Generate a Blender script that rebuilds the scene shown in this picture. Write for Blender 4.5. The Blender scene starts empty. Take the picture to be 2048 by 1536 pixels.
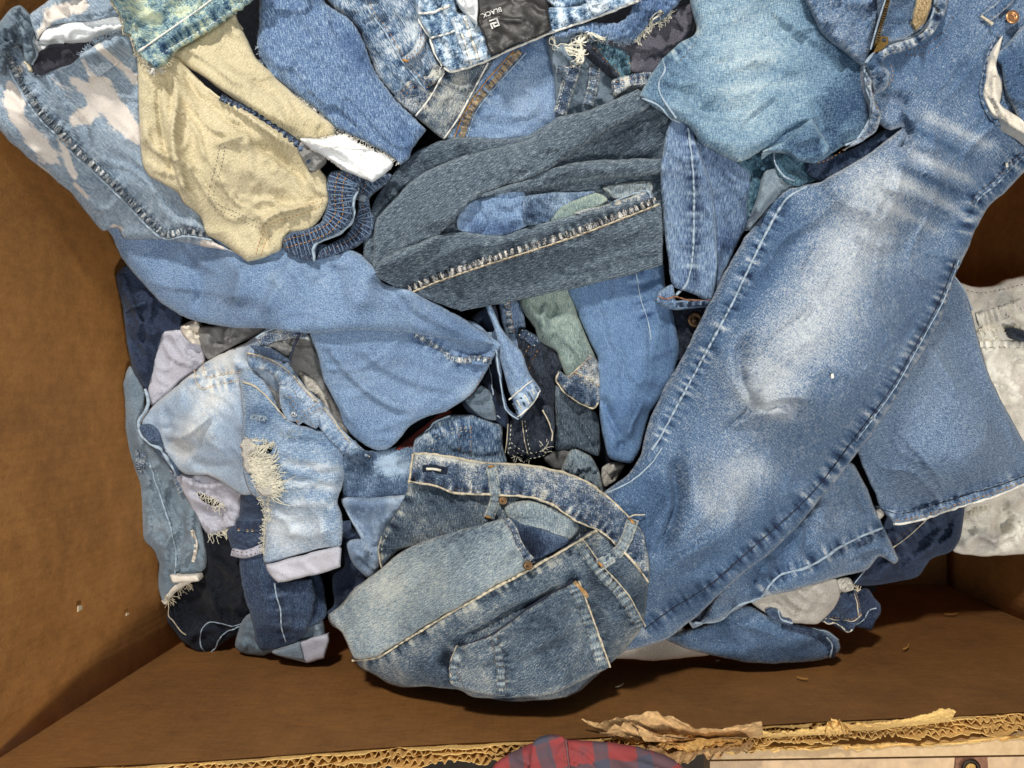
import bpy, math, random
import numpy as np
from mathutils.geometry import delaunay_2d_cdt
from mathutils import Vector
random.seed(7); RNG = np.random.RandomState(11)
SC = bpy.context.scene; COL = SC.collection

# ------------------------------------------------------------------ camera, world, lamps, exposure
F = 1538.0; D = 0.88                       # focal length in photo pixels, camera height above the pile's mean top (m)
cd = bpy.data.cameras.new('camera'); cam = bpy.data.objects.new('camera', cd); COL.objects.link(cam)
cam.location = (0, 0, D); cam.rotation_euler = (0, 0, 0)
cd.sensor_width = 36; cd.lens = 36 * F / 2048; cd.clip_start = 0.02; cd.clip_end = 60
SC.camera = cam
wd = bpy.data.worlds.new('World'); SC.world = wd; wd.use_nodes = True
wd.node_tree.nodes['Background'].inputs[0].default_value = (0.92, 0.96, 1.0, 1)
wd.node_tree.nodes['Background'].inputs[1].default_value = 0.16
def area(name, loc, aim, power, size, col):
    l = bpy.data.lights.new(name, 'AREA'); l.energy = power; l.size = size; l.color = col; l.shape = 'DISK'
    o = bpy.data.objects.new(name, l); COL.objects.link(o); o.location = loc
    o.rotation_euler = (Vector(aim) - Vector(loc)).to_track_quat('-Z', 'Y').to_euler()
area('overhead_lamp', (-0.45, 1.4, 1.8), (0, 0, -.1), 40, .2, (1.0, .955, .88))
area('overhead_lamp', (1.0, -1.0, 2.1), (0, 0, -.1), 29, .28, (1.0, .95, .87))
area('overhead_lamp', (-0.3, -0.5, 2.4), (0, 0, -.1), 12, .7, (.92, .97, 1.0))  # soft fill lamp, added overhead to lighten shadows on the box walls
SC.view_settings.view_transform = 'Standard'; SC.view_settings.look = 'None'
SC.view_settings.exposure = 0.36; SC.view_settings.gamma = 1.0

# ------------------------------------------------------------------ helpers
def lin(c):
    c = np.array(c, float) / 255.0
    return np.where(c <= .04045, c / 12.92, ((c + .055) / 1.055) ** 2.4)
def rgba(c, k=1.0): return tuple(float(x) for x in np.clip(lin(c) * k, 0, .9)) + (1,)
def pp(s):
    """'u,v u,v ...' in photo pixels; a trailing ! keeps that corner sharp"""
    pts, sh = [], []
    for t in s.split():
        k = t.endswith('!'); t = t.rstrip('!'); a, b = t.split(','); pts.append((float(a), float(b))); sh.append(k)
    return np.array(pts), sh
def W(uv, z):
    uv = np.asarray(uv, float); z = np.asarray(z, float) + 0 * uv[..., 0]; s = (D - z) / F
    return np.stack([(uv[..., 0] - 1024) * s, -(uv[..., 1] - 768) * s, z], -1)
def spline(pts, sharp=None, closed=False, step=5.0):
    n = len(pts); out = []; sharp = sharp or [False] * n
    for i in range(n if closed else n - 1):
        p1, p2 = pts[i], pts[(i + 1) % n]
        p0 = pts[i - 1] if (closed or i > 0) else p1
        p3 = pts[(i + 2) % n] if (closed or i + 2 < n) else p2
        L = np.hypot(*(p2 - p1)); q_ = .34 if closed else .5; m1 = (p2 - p0) * q_; m2 = (p3 - p1) * q_
        for m in (m1, m2):
            k = np.hypot(*m)
            if k > L: m *= L / k
        if sharp[i]: m1 = p2 - p1
        if sharp[(i + 1) % n]: m2 = p2 - p1
        k = max(1, int(round(L / step)))
        for j in range(k):
            t = j / k; t2, t3 = t * t, t ** 3
            out.append(p1 * (2 * t3 - 3 * t2 + 1) + m1 * (t3 - 2 * t2 + t) + p2 * (3 * t2 - 2 * t3) + m2 * (t3 - t2))
    if not closed: out.append(pts[-1])
    return np.array(out)
def line(s, step=4.0):
    p, sh = pp(s); return spline(p, sh, False, step)
def pdist(P, L, closed=False):
    """distance, arc length (px), signed side and fraction of the nearest point on polyline L"""
    A = L; B = np.roll(L, -1, 0)
    if not closed: A, B = L[:-1], L[1:]
    best = np.full(len(P), 1e9); arc = np.zeros(len(P)); sd = np.zeros(len(P)); acc = 0.0
    for a, b in zip(A, B):
        d = b - a; L2 = d @ d
        if L2 < 1e-9: continue
        q = P - a; t = np.clip((q @ d) / L2, 0, 1); e = q - t[:, None] * d; dd = (e * e).sum(1)
        m = dd < best; l = math.sqrt(L2)
        best[m] = dd[m]; arc[m] = acc + t[m] * l
        sd[m] = np.sign(d[0] * q[m, 1] - d[1] * q[m, 0]); acc += l
    return np.sqrt(best), arc, sd, arc / max(acc, 1e-6)
def inside(P, poly):
    x, y = P[:, 0], P[:, 1]; r = np.zeros(len(P), bool); B = np.roll(poly, -1, 0)
    for (x1, y1), (x2, y2) in zip(poly, B):
        if y1 == y2: continue
        c = (y1 > y) != (y2 > y)
        r ^= c & (x < (x2 - x1) * (y - y1) / (y2 - y1) + x1)
    return r
def vnoise(x, y, seed=0):
    xi = np.floor(x).astype(np.int64); yi = np.floor(y).astype(np.int64); fx = x - xi; fy = y - yi
    fx = fx * fx * fx * (fx * (fx * 6 - 15) + 10); fy = fy * fy * fy * (fy * (fy * 6 - 15) + 10)
    def h(a, b):
        n = (a * 374761393 + b * 668265263 + seed * 1442695041) & 0xffffffff
        n = ((n ^ (n >> 13)) * 1274126177) & 0xffffffff
        return ((n ^ (n >> 16)) & 0xffff) / 65535.0
    return (h(xi, yi) * (1 - fx) + h(xi + 1, yi) * fx) * (1 - fy) + (h(xi, yi + 1) * (1 - fx) + h(xi + 1, yi + 1) * fx) * fy
def blur(a, s):
    r = max(1, int(s * 2.5)); k = np.exp(-.5 * (np.arange(-r, r + 1) / s) ** 2); k /= k.sum()
    p = np.pad(a, r, mode='edge'); n0, n1 = a.shape
    t = sum(k[i] * p[i:i + n0, :] for i in range(2 * r + 1))
    return sum(k[i] * t[:, i:i + n1] for i in range(2 * r + 1))
class Grid:                                   # bilinear sampler over photo pixels
    def __init__(s, u0, v0, a, c=4.0): s.u0, s.v0, s.a, s.c = u0, v0, a, c
    def __call__(s, P):
        x = np.clip((P[:, 0] - s.u0) / s.c, 0, s.a.shape[1] - 1.001); y = np.clip((P[:, 1] - s.v0) / s.c, 0, s.a.shape[0] - 1.001)
        i = x.astype(int); j = y.astype(int); fx = x - i; fy = y - j; a = s.a
        return (a[j, i] * (1 - fx) + a[j, i + 1] * fx) * (1 - fy) + (a[j + 1, i] * (1 - fx) + a[j + 1, i + 1] * fx) * fy

# pile height: mean surface of the mound of clothes (photo position -> height), then draped layer by layer
PAD = 160; C = 4.0
GU = np.arange(-PAD, 2048 + PAD + C, C); GV = np.arange(-PAD, 1536 + PAD + C, C)
UU, VV = np.meshgrid(GU, GV)
MP = np.array([(-100,-100,.10),(0,100,.085),(0,250,.085),(70,325,.045),(113,362,.01),(185,441,-.045),(240,560,-.085),(262,800,-.11),(300,1000,-.16),
 (340,1200,-.2),(450,1300,-.2),(640,1315,-.165),(700,1320,-.09),(950,1390,-.035),(1100,1390,-.035),(1200,1330,-.08),(1400,1310,-.14),
 (1670,1290,-.17),(1740,1230,-.22),(1830,1150,-.26),(1900,1090,-.25),(2048,1080,-.25),(2100,900,-.2),(1900,900,-.08),(2048,600,-.2),
 (1950,480,-.03),(1000,800,-.09),(1050,700,-.08),(1000,400,-.01),(700,100,.01),(1500,150,.05),(1800,300,.05),(1650,700,.03),(1400,1100,-.02),
 (1000,1150,-.02),(600,600,-.02),(550,900,-.06),(400,800,-.09),(2048,100,.04),(1000,0,.02),(400,250,.02),(520,1150,-.12),(420,1100,-.16),(740,1050,-.08),
 (700,-150,.05),(1600,-150,.08),(2200,200,.05),(2200,1200,-.25),(1600,1180,-.1),(1000,1600,-.06)])
def mound(P):
    w = 0; a = 0
    for u, v, z in MP:
        k = 1.0 / (((P[:, 0] - u) ** 2 + (P[:, 1] - v) ** 2) / 1e4 + .08) ** 2; w = w + k; a = a + k * z
    return a / w
MZ = blur(mound(np.stack([UU.ravel(), VV.ravel()], 1)).reshape(UU.shape), 8)
HZ = MZ - 0.075

def setattrs(me, **kw):
    for k, a in kw.items():
        at = me.attributes.new(k, 'FLOAT', 'POINT'); at.data.foreach_set('value', np.asarray(a, np.float32))
def mesh(name, verts, faces, mat, parent=None, smooth=True, uv=None, attrs=None):
    me = bpy.data.meshes.new(name); off = np.array(parent.location) if parent else np.zeros(3)
    if parent and parent.parent: off = off + np.array(parent.parent.location)
    me.from_pydata((np.asarray(verts) - off).tolist(), [], faces if isinstance(faces, list) else faces.tolist())
    if smooth: me.polygons.foreach_set('use_smooth', np.ones(len(me.polygons), bool))
    if uv is not None:
        l = me.uv_layers.new(name='grain'); idx = np.empty(len(me.loops), np.int32); me.loops.foreach_get('vertex_index', idx)
        l.data.foreach_set('uv', np.asarray(uv, np.float32)[idx].ravel())
    if attrs: setattrs(me, **attrs)
    me.materials.append(mat); me.update()
    o = bpy.data.objects.new(name, me); COL.objects.link(o)
    if parent: o.parent = parent
    return o
def thing(name, label, cat, uv, group=None):
    o = bpy.data.objects.new(name, None); COL.objects.link(o)
    P = np.array([uv], float); o.location = W(P, Grid(GU[0], GV[0], HZ)(P))[0]; o.empty_display_size = .05
    o['label'] = label; o['category'] = cat
    if group: o['group'] = group
    return o

# ------------------------------------------------------------------ materials
class NT:
    def __init__(s, name):
        s.m = bpy.data.materials.new(name); s.m.use_nodes = True; s.t = s.m.node_tree; s.b = s.t.nodes['Principled BSDF']
    def n(s, typ, inp=None, **kw):
        x = s.t.nodes.new('ShaderNode' + typ)
        for k, v in kw.items(): setattr(x, k, v)
        for k, v in (inp or {}).items():
            if hasattr(v, 'is_linked') or hasattr(v, 'links'): s.t.links.new(v, x.inputs[k])
            else: x.inputs[k].default_value = v
        return x
    def math(s, op, a, b=0.0, c=0.0): return s.n('Math', {0: a, 1: b, 2: c}, operation=op).outputs[0]
    def attr(s, k): return s.n('Attribute', attribute_name=k).outputs['Fac']
    def noise(s, vec, scale, detail=2, rough=.5): return s.n('TexNoise', {'Vector': vec, 'Scale': scale, 'Detail': detail, 'Roughness': rough}).outputs[0]
    def mapv(s, vec, sc, rot=0): return s.n('Mapping', {'Vector': vec, 'Scale': sc, 'Rotation': (0, 0, rot)}).outputs[0]
    def ramp(s, fac, stops):
        r = s.n('ValToRGB', {'Fac': fac}); e = r.color_ramp.elements
        for i, (p, c) in enumerate(stops):
            if i > 1: e.new(p)
        for x, (p, c) in zip(e, stops): x.position = p; x.color = c
        return r.outputs[0]
    def link(s, a, b): s.t.links.new(a, s.b.inputs[b])
def denim(name, dark, mid, light, slub=.34, weft=.16, fine=.34, blotch=.35, seam=1.0, bleach=None, gain=1.0, bleach_lo=.66, desat=.27, bs=16):
    dz = lambda c: tuple((np.array(c, float) * (1 - desat) + desat * np.dot(c, (.3, .55, .15))) * ((.985, 1.0, .985) if c[2] > c[0] * 1.15 else (1, 1, 1))); dark, mid, light = dz(dark), dz(mid), dz(light)
    t = NT(name); uv = t.n('UVMap', uv_map='grain').outputs[0]
    n1 = t.noise(t.mapv(uv, (1000, 130, 1)), 1.0, 2, .65)      # warp slubs
    n2 = t.noise(t.mapv(uv, (150, 950, 1)), 1.0, 2, .65)      # weft
    n3 = t.noise(uv, 700, 3, .75)
    n4 = t.noise(uv, bs, 4, .65)
    tw = t.noise(t.mapv(uv, (1500, 420, 1), .75), 1.0, 1, .5)  # twill diagonal
    def c(n, k): return t.math('MULTIPLY', t.math('SUBTRACT', n, .5), k)
    f = .5
    for n, k in ((n1, slub * 3.2), (n2, weft * 3.2), (n3, fine * 3.3), (n4, blotch * 1.1), (tw, .5)): f = t.math('ADD', c(n, k), f)
    f = t.math('ADD', f, t.attr('wear_shade'))  # real fades, plus darker strokes that put shade into the colour
    sd, st = t.attr('sd'), t.attr('st')
    cv = t.n('CombineXYZ', {0: t.math('MULTIPLY', st, 125.0), 1: t.math('MULTIPLY', sd, 28.0), 2: 0.0}).outputs[0]
    sn = t.noise(cv, 1.0, 1, .5)
    k = t.math('POWER', 2.718, t.math('MULTIPLY', t.math('POWER', t.math('DIVIDE', sd, .0085), 2.0), -1.0))
    f = t.math('ADD', f, t.math('MULTIPLY', t.math('MULTIPLY', t.math('MULTIPLY', t.math('SUBTRACT', sn, .54), 2.3 * seam), k), 1.0))
    cr = t.ramp(f, [(.06, rgba(dark, gain)), (.5, rgba(mid, gain)), (.94, rgba(light, gain))])
    if bleach:
        b = t.attr('bleach')
        nb = t.noise(t.mapv(uv, (1, .6, 1), .35), 66, 7, .78)
        q = t.math('ADD', t.math('ADD', nb, t.math('MULTIPLY', b, .42)), -.42)
        q = t.n('MapRange', {0: q, 1: bleach_lo - .43, 2: bleach_lo - .35, 3: 0.0, 4: 1.0}).outputs[0]
        q = t.math('MULTIPLY', q, t.math('ADD', t.math('MULTIPLY', n3, .9), .42))
        mx = t.n('MixRGB', {0: q, 1: cr, 2: rgba(bleach, gain)}); cr = mx.outputs[0]
    t.link(cr, 'Base Color'); t.b.inputs['Roughness'].default_value = .92
    t.b.inputs['Sheen Weight'].default_value = .03; t.b.inputs['Specular IOR Level'].default_value = .2
    h = t.math('ADD', t.math('ADD', n1, t.math('MULTIPLY', n2, .6)), t.math('ADD', n3, tw))
    bp = t.n('Bump', {'Strength': .5, 'Distance': .0007, 'Height': h}); t.link(bp.outputs[0], 'Normal')
    return t.m
def board(name, col, col2, axis, gain=1.0):
    t = NT(name); co = t.n('TexCoord').outputs['Object']
    n = t.noise(co, 380, 3, .7); m = t.noise(co, 9, 5, .65); sc = t.noise(t.mapv(co, (260, 60, 60) if axis else (60, 60, 260)), 1.0, 2, .6); st = t.noise(co, 26, 4, .7)
    w = t.n('SeparateXYZ', {0: co}).outputs[axis]; fl = t.math('SINE', t.math('MULTIPLY', w, 6.283 / .0098))
    f = t.math('ADD', t.math('MULTIPLY', t.math('SUBTRACT', n, .5), .9), t.math('MULTIPLY', t.math('SUBTRACT', m, .5), 1.5)); f = t.math('ADD', f, t.math('MULTIPLY', t.math('SUBTRACT', sc, .5), .8)); f = t.math('ADD', f, .5); f = t.math('ADD', f, t.math('MULTIPLY', fl, .02))
    cr = t.ramp(f, [(.1, rgba(col2, gain)), (.9, rgba(col, gain))])
    q = t.n('MapRange', {0: t.math('MULTIPLY', st, n), 1: .43, 2: .5, 3: 0.0, 4: .5}).outputs[0]
    t.link(t.n('MixRGB', {0: q, 1: cr, 2: rgba(np.array(col) * 1.25, gain)}).outputs[0], 'Base Color'); t.b.inputs['Roughness'].default_value = .8
    t.link(t.n('Bump', {'Strength': .35, 'Distance': .0008, 'Height': t.math('ADD', t.math('ADD', n, sc), t.math('ADD', t.math('MULTIPLY', fl, .18), t.math('MULTIPLY', m, 6)))}).outputs[0], 'Normal')
    return t.m
def plain(name, col, rough=.9, var=.25, scale=400, metal=0.0, bump=.0004, col2=None, gain=1.0):
    t = NT(name); co = t.n('TexCoord').outputs['Object']; n = t.noise(co, scale, 3, .6); m = t.noise(co, scale * .06, 3, .6)
    f = t.math('ADD', t.math('MULTIPLY', n, .6), t.math('MULTIPLY', m, .4))
    a = np.array(col, float); b = np.array(col2, float) if col2 else a * (1 - var)
    t.link(t.ramp(f, [(.3, rgba(b, gain)), (.7, rgba(a, gain))]), 'Base Color')
    t.b.inputs['Roughness'].default_value = rough; t.b.inputs['Metallic'].default_value = metal
    t.link(t.n('Bump', {'Strength': .5, 'Distance': bump, 'Height': n}).outputs[0], 'Normal')
    return t.m

# ------------------------------------------------------------------ cloth
def fold_list(s):
    out = []
    for r in (s or '').split(';'):
        if not r.strip(): continue
        p = r.split('|'); out.append((line(p[0], 8), float(p[1]), float(p[2]), p[3].strip() if len(p) > 3 else 'r'))
    return out
class Cloth: pass
SEED = [0]
def P(g, name, s, mat, lift=-.04, T=.012, w=26, folds='', wear_shade='', seams='', pk=.0011, nz=(.0022, 70, 0, 2.2), gr=0.0, stiff=3.2, sp=5.5,
      drop=.02, bleach='', label=None, hole=None, clear=.0022, rag=0.0, tilt=None, wv=None):
    global HZ
    if name != 'torn_flap': T, w = T * (.72 if T > .018 else .6), w * (.6 if T > .018 else .46)
    SEED[0] += 17; sd0 = SEED[0]
    pts, sh = pp(s); out = spline(pts, sh, True, 5.0)
    if rag:
        dv = np.roll(out, -1, 0) - np.roll(out, 1, 0); nn = np.stack([dv[:, 1], -dv[:, 0]], 1) / (np.hypot(dv[:, 0], dv[:, 1])[:, None] + 1e-6)
        out = out + nn * (RNG.rand(len(out), 1) - .5) * rag
    else:
        ar = np.arange(len(out)); jit = (vnoise(ar / 5.3, ar * 0 + .5, sd0) - .5 + .45 * (vnoise(ar / 1.9, ar * 0 + 3.5, sd0) - .5))[:, None]
        dv = np.roll(out, -1, 0) - np.roll(out, 1, 0); nn = np.stack([dv[:, 1], -dv[:, 0]], 1) / (np.hypot(dv[:, 0], dv[:, 1])[:, None] + 1e-6)
        out = out + nn * jit * 3.4
    area2 = .5 * np.sum(out[:, 0] * np.roll(out[:, 1], -1) - np.roll(out[:, 0], -1) * out[:, 1])
    if area2 < 0: out = out[::-1]
    u0, v0 = out.min(0) - 48; u1, v1 = out.max(0) + 48
    i0 = int(max(0, (u0 - GU[0]) // C)); i1 = int(min(len(GU) - 1, (u1 - GU[0]) // C + 1)); j0 = int(max(0, (v0 - GV[0]) // C)); j1 = int(min(len(GV) - 1, (v1 - GV[0]) // C + 1))
    Hc = HZ[j0:j1 + 1, i0:i1 + 1]; lo = MZ[j0:j1 + 1, i0:i1 + 1] + lift
    cu, cv = UU[j0:j1 + 1, i0:i1 + 1], VV[j0:j1 + 1, i0:i1 + 1]; GP = np.stack([cu.ravel(), cv.ravel()], 1)
    ins = inside(GP, out).reshape(cu.shape)
    mk = ins.astype(float)
    def fill(a, sg):
        wgt = blur(mk, sg); far = blur(mk, sg * 3) + 1e-9
        o1 = blur(a * mk, sg) / np.maximum(wgt, 1e-9); o2 = blur(a * mk, sg * 3) / far
        return np.where(wgt > .02, o1, np.where(far > 1e-4, o2, lo))
    base = np.maximum(Hc, lo); b = np.where(ins, base, fill(base, 2.0)); base2 = b.copy()
    for _ in range(3): b = np.maximum(base2, fill(b, stiff))
    b = fill(b, 1.6)
    if tilt: b = b + tilt(cu, cv)
    env = Grid(GU[i0], GV[j0], b); Hs = Grid(GU[i0], GV[j0], np.where(ins, Hc, fill(Hc, 1.0)))
    fl = [(a, b_, c_ * 1.55, k_) for a, b_, c_, k_ in fold_list(folds)]; wl = fold_list(wear_shade); sl = [line(x, 8) for x in seams.split(';') if x.strip()]
    amp, scl, ang, stc = nz; ca, sa = math.cos(ang), math.sin(ang)
    def seamd(Q):
        d = np.full(len(Q), 60.0); a = np.zeros(len(Q))
        for i, L in enumerate(sl):
            x, ar, _, _ = pdist(Q, L); m = x < d; d[m] = x[m]; a[m] = ar[m] + i * 333
        return d, a
    def ev(Q, dout=None, sda=None):
        if dout is None:
            dout = pdist(Q, out, True)[0]; dout[~inside(Q, out)] = 0
        e = np.clip(dout / w, 0, 1); pf = np.sqrt(np.clip(1 - (1 - e) ** 2, 0, 1))
        z = env(Q) + clear + T * pf
        k = np.clip(dout / (w * 1.3), 0, 1)
        x = (Q[:, 0] * ca + Q[:, 1] * sa) / scl / stc; y = (-Q[:, 0] * sa + Q[:, 1] * ca) / scl
        xw = x + .6 * vnoise(x * 1.3 + 9, y * 1.1, sd0 + 5); yw = y + .8 * vnoise(x * 1.7, y * .9 + 4, sd0 + 6)
        z = z + k * amp * ((vnoise(xw, yw, sd0) - .5) * 2.6 + (1 - np.abs(2 * vnoise(xw * 1.15 + 3, yw * 1.5, sd0 + 1) - 1)) ** 5 * 3.6 + (1 - np.abs(2 * vnoise(xw * 2.3 + 8, yw * 2.9, sd0 + 4) - 1)) ** 5 * 2.0 + (vnoise(xw * 5.1, yw * 5.1 + 7, sd0 + 2) - .5) * .6)
        for L, wd, am, kd in fl:
            d, ar, sg, fr = pdist(Q, L); tp = np.clip(np.minimum(fr, 1 - fr) * 4, 0, 1); tp = tp * tp * (3 - 2 * tp)
            if kd == 'r': z = z + am * np.exp(-(d / wd) ** 2) * (tp * .85 + .15 * (tp > 0))
            elif kd == 'a':            # crisp crease: steep on the right of the stroke, gentle on its left
                sdd = d * sg; z = z + am * tp * np.where(sdd < 0, np.exp(-(d / wd) ** 1.5), np.exp(-(d / (wd * .36)) ** 2))
            elif kd == 's': z = z + am * np.exp(-(d / wd) ** 4)      # plateau, no taper
        if sl and pk:
            d, a = sda if sda else seamd(Q)
            ph = a / 15.0 * 6.283 + 2.5 * vnoise(a / 31, a * 0, sd0 + 9) * 3
            z = z + pk * np.sin(ph) * np.exp(-(d / 13) ** 2) * (.35 + 1.3 * vnoise(a / 40, a * 0 + 3, sd0 + 8)) - pk * 1.1 * np.exp(-(d / 5) ** 2)
        return np.maximum(z, Hs(Q) + .0012)
    # vertices: outline, two inset rings, staggered interior points
    dv = np.roll(out, -1, 0) - np.roll(out, 1, 0); nin = np.stack([-dv[:, 1], dv[:, 0]], 1) / (np.hypot(dv[:, 0], dv[:, 1])[:, None] + 1e-6)
    cand = [out + nin * 2.2, (out + nin * 5.5)[::1]]
    ys = np.arange(out[:, 1].min(), out[:, 1].max(), sp * .87); rows = []
    for i, y in enumerate(ys):
        x = np.arange(out[:, 0].min() + (i % 2) * sp * .5, out[:, 0].max(), sp); rows.append(np.stack([x, np.full_like(x, y)], 1))
    ip = np.concatenate(rows) if rows else np.zeros((0, 2)); ip = ip + (RNG.rand(*ip.shape) - .5) * sp * .25
    ip = ip[inside(ip, out)]; di = pdist(ip, out, True)[0]; ip = ip[di > 8.5]
    rings = []
    for k, (c, dm) in enumerate(zip(cand, (1.7, 4.6))):
        m = inside(c, out); c = c[m]; dd = pdist(c, out, True)[0]; rings.append(c[dd > dm])
    nb = len(out); hl = None
    V2 = [out] + rings + [ip]
    edges = [(i, (i + 1) % nb) for i in range(nb)]
    if hole:
        hl = [spline(*pp(h), True, 4.0) for h in hole]
        keep = []
        for arr in V2[1:]:
            m = np.ones(len(arr), bool)
            for h in hl: m &= ~inside(arr, h)
            keep.append(arr[m])
        V2 = [out] + keep; n0 = sum(len(a) for a in V2)
        for h in hl:
            edges += [(n0 + i, n0 + (i + 1) % len(h)) for i in range(len(h))]; V2.append(h); n0 += len(h)
    V2 = np.concatenate(V2)
    r = delaunay_2d_cdt([Vector(p) for p in V2], edges, [list(range(nb))], 1, 1e-4)
    Q = np.array([tuple(p) for p in r[0]]); tri = np.array([f for f in r[2] if len(f) == 3])
    if hl:
        cen = Q[tri].mean(1); m = np.ones(len(tri), bool)
        for h in hl: m &= ~inside(cen, h)
        tri = tri[m]
    a = Q[tri[:, 0]]; bb = Q[tri[:, 1]]; cc = Q[tri[:, 2]]      # counter-clockwise seen from above (v points down)
    cr = (bb[:, 0] - a[:, 0]) * (cc[:, 1] - a[:, 1]) - (bb[:, 1] - a[:, 1]) * (cc[:, 0] - a[:, 0])
    tri[cr > 0] = tri[cr > 0][:, ::-1]
    dq = pdist(Q, out, True)[0]; sda = seamd(Q) if sl else None
    z = ev(Q, dq, sda); X = W(Q, z); nv = len(Q)
    # turned-under rim
    ob = np.array([int(r[3][i][0]) if False else i for i in range(nb)])
    lut = {}
    for k, orig in enumerate(r[3]):
        for o_ in orig:
            if o_ < nb and o_ not in lut: lut[o_] = k
    ob = [lut.get(i) for i in range(nb)]; ob = [k for k in ob if k is not None]; nbb = len(ob)
    ni = nin[[i for i in range(nb) if i in lut]]
    wav = 2 * abs(area2) / np.sum(np.hypot(*(np.roll(out, -1, 0) - out).T)) * .00055
    r1 = X[ob] + np.stack([ni[:, 0], -ni[:, 1], ni[:, 0] * 0], 1) * min(drop * .25, wav * .1) + np.array([0, 0, -drop * .45])
    r2 = X[ob] + np.stack([ni[:, 0], -ni[:, 1], ni[:, 0] * 0], 1) * min(drop * .8, wav * .3) + np.array([0, 0, -drop])
    sk = []
    for i in range(nbb):
        j = (i + 1) % nbb; a_, b_ = ob[i], ob[j]
        sk += [(a_, b_, nv + j, nv + i), (nv + i, nv + j, nv + nbb + j, nv + nbb + i)]
    X = np.concatenate([X, r1, r2]); faces = tri.tolist() + sk
    cg, sg = math.cos(gr), math.sin(gr)
    uv = np.stack([X[:, 0] * cg + X[:, 1] * sg, -X[:, 0] * sg + X[:, 1] * cg], 1) + sd0 * .013
    we = np.zeros(nv)
    for L, wd, am, kd in wl:
        d, ar, s_, fr = pdist(Q, L); tp = np.clip(np.minimum(fr, 1 - fr) * 5 + .25, 0, 1); we += am * np.exp(-(d / wd) ** 2) * tp
    we += .22 * np.exp(-(dq / 5.0) ** 2)                         # abraded edges
    bl = np.zeros(nv)
    for L, wd, am, kd in fold_list(bleach): bl += am * np.exp(-(pdist(Q, L)[0] / wd) ** 2)
    sdv = np.full(nv, .05); stv = np.zeros(nv)
    if sl: sdv = sda[0] * .00055; stv = sda[1] * .00055
    ext = lambda x, f=None: np.concatenate([x, x[ob], x[ob]])
    o = mesh(name, X, faces, mat, g, True, uv, dict(wear_shade=ext(we), sd=ext(sdv), st=ext(stv), bleach=ext(bl)))
    if label: o['label'] = label
    # raise the pile
    gd = pdist(GP[ins.ravel()], out, True)[0]; zz = ev(GP[ins.ravel()], gd); Hn = Hc.copy(); Hn[ins] = np.maximum(zz, Hn[ins]); HZ[j0:j1 + 1, i0:i1 + 1] = Hn
    c = Cloth(); c.o = o; c.ev = ev; c.g = g; c.out = out; c.mat = mat; c.gr = gr
    return c
def normals2(L):
    d = np.gradient(L, axis=0); d /= (np.hypot(d[:, 0], d[:, 1])[:, None] + 1e-9); return np.stack([-d[:, 1], d[:, 0]], 1), d
def offset(L, k): return L + normals2(L)[0] * k
def strip(c, s, width, mat, h=.0016, name='seam', puck=.25, wear_shade=0.0, light=.0, part=None, lift=0.0, ends=False, L=None):
    """raised strip of cloth sewn along a line on cloth c"""
    SEED[0] += 5; sd0 = SEED[0]
    if L is None: L = line(s, 3.0)
    n, d = normals2(L); acc = np.concatenate([[0], np.cumsum(np.hypot(*(np.diff(L, axis=0).T)))])
    prof = [(-.5, -.9), (-.46, .55), (-.28, .95), (0, 1), (.28, .95), (.46, .55), (.5, -.9)]
    rows = []; we = []; off = []
    wob = (vnoise(acc / 22, acc * 0, sd0) - .5)
    zc = c.ev(L)
    for k, (o_, hh) in enumerate(prof):
        q = L + n * (o_ * width * (1 + .12 * wob))[:, None]
        z = .5 * zc + .5 * c.ev(q) if width < 30 else c.ev(q)
        pz = puck * h * np.sin(acc / 14 * 6.283 + 5 * vnoise(acc / 40, acc * 0, sd0 + 3)) * (1 if 0 < k < 6 else 0)
        e = np.ones(len(L))
        if ends: e = np.clip(np.minimum(acc, acc[-1] - acc) / 8, .12, 1) ** .5
        rows.append(W(q, z + lift * e + h * hh * e + pz)); off.append(np.full(len(L), o_ * width))
        we.append(wear_shade + light * (abs(o_) > .4) + puck * (.25 * np.tanh(2.2 * np.sin(acc / 13.5 * 6.283 + 9 * vnoise(acc / 36, acc * 0, sd0 + 4) + .5 * o_)) * (.5 + vnoise(acc / 17, acc * 0, sd0 + 6)) + .45 * (vnoise(acc / 7, acc * 0 + k * .35, sd0 + 7) - .5)))
    X = np.concatenate(rows); m = len(L); f = []
    for k in range(len(prof) - 1):
        for i in range(m - 1):
            a = k * m + i; f.append((a, a + m, a + m + 1, a + 1))
    uv = np.stack([np.concatenate(off) * .00055, np.tile(acc, len(prof)) * .00055], 1) + sd0 * .01
    z0 = np.zeros(len(X))
    return mesh(name, X, f, mat, part or c.g, True, uv, dict(wear_shade=np.concatenate(we), sd=z0 + .05, st=z0, bleach=z0))
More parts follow.
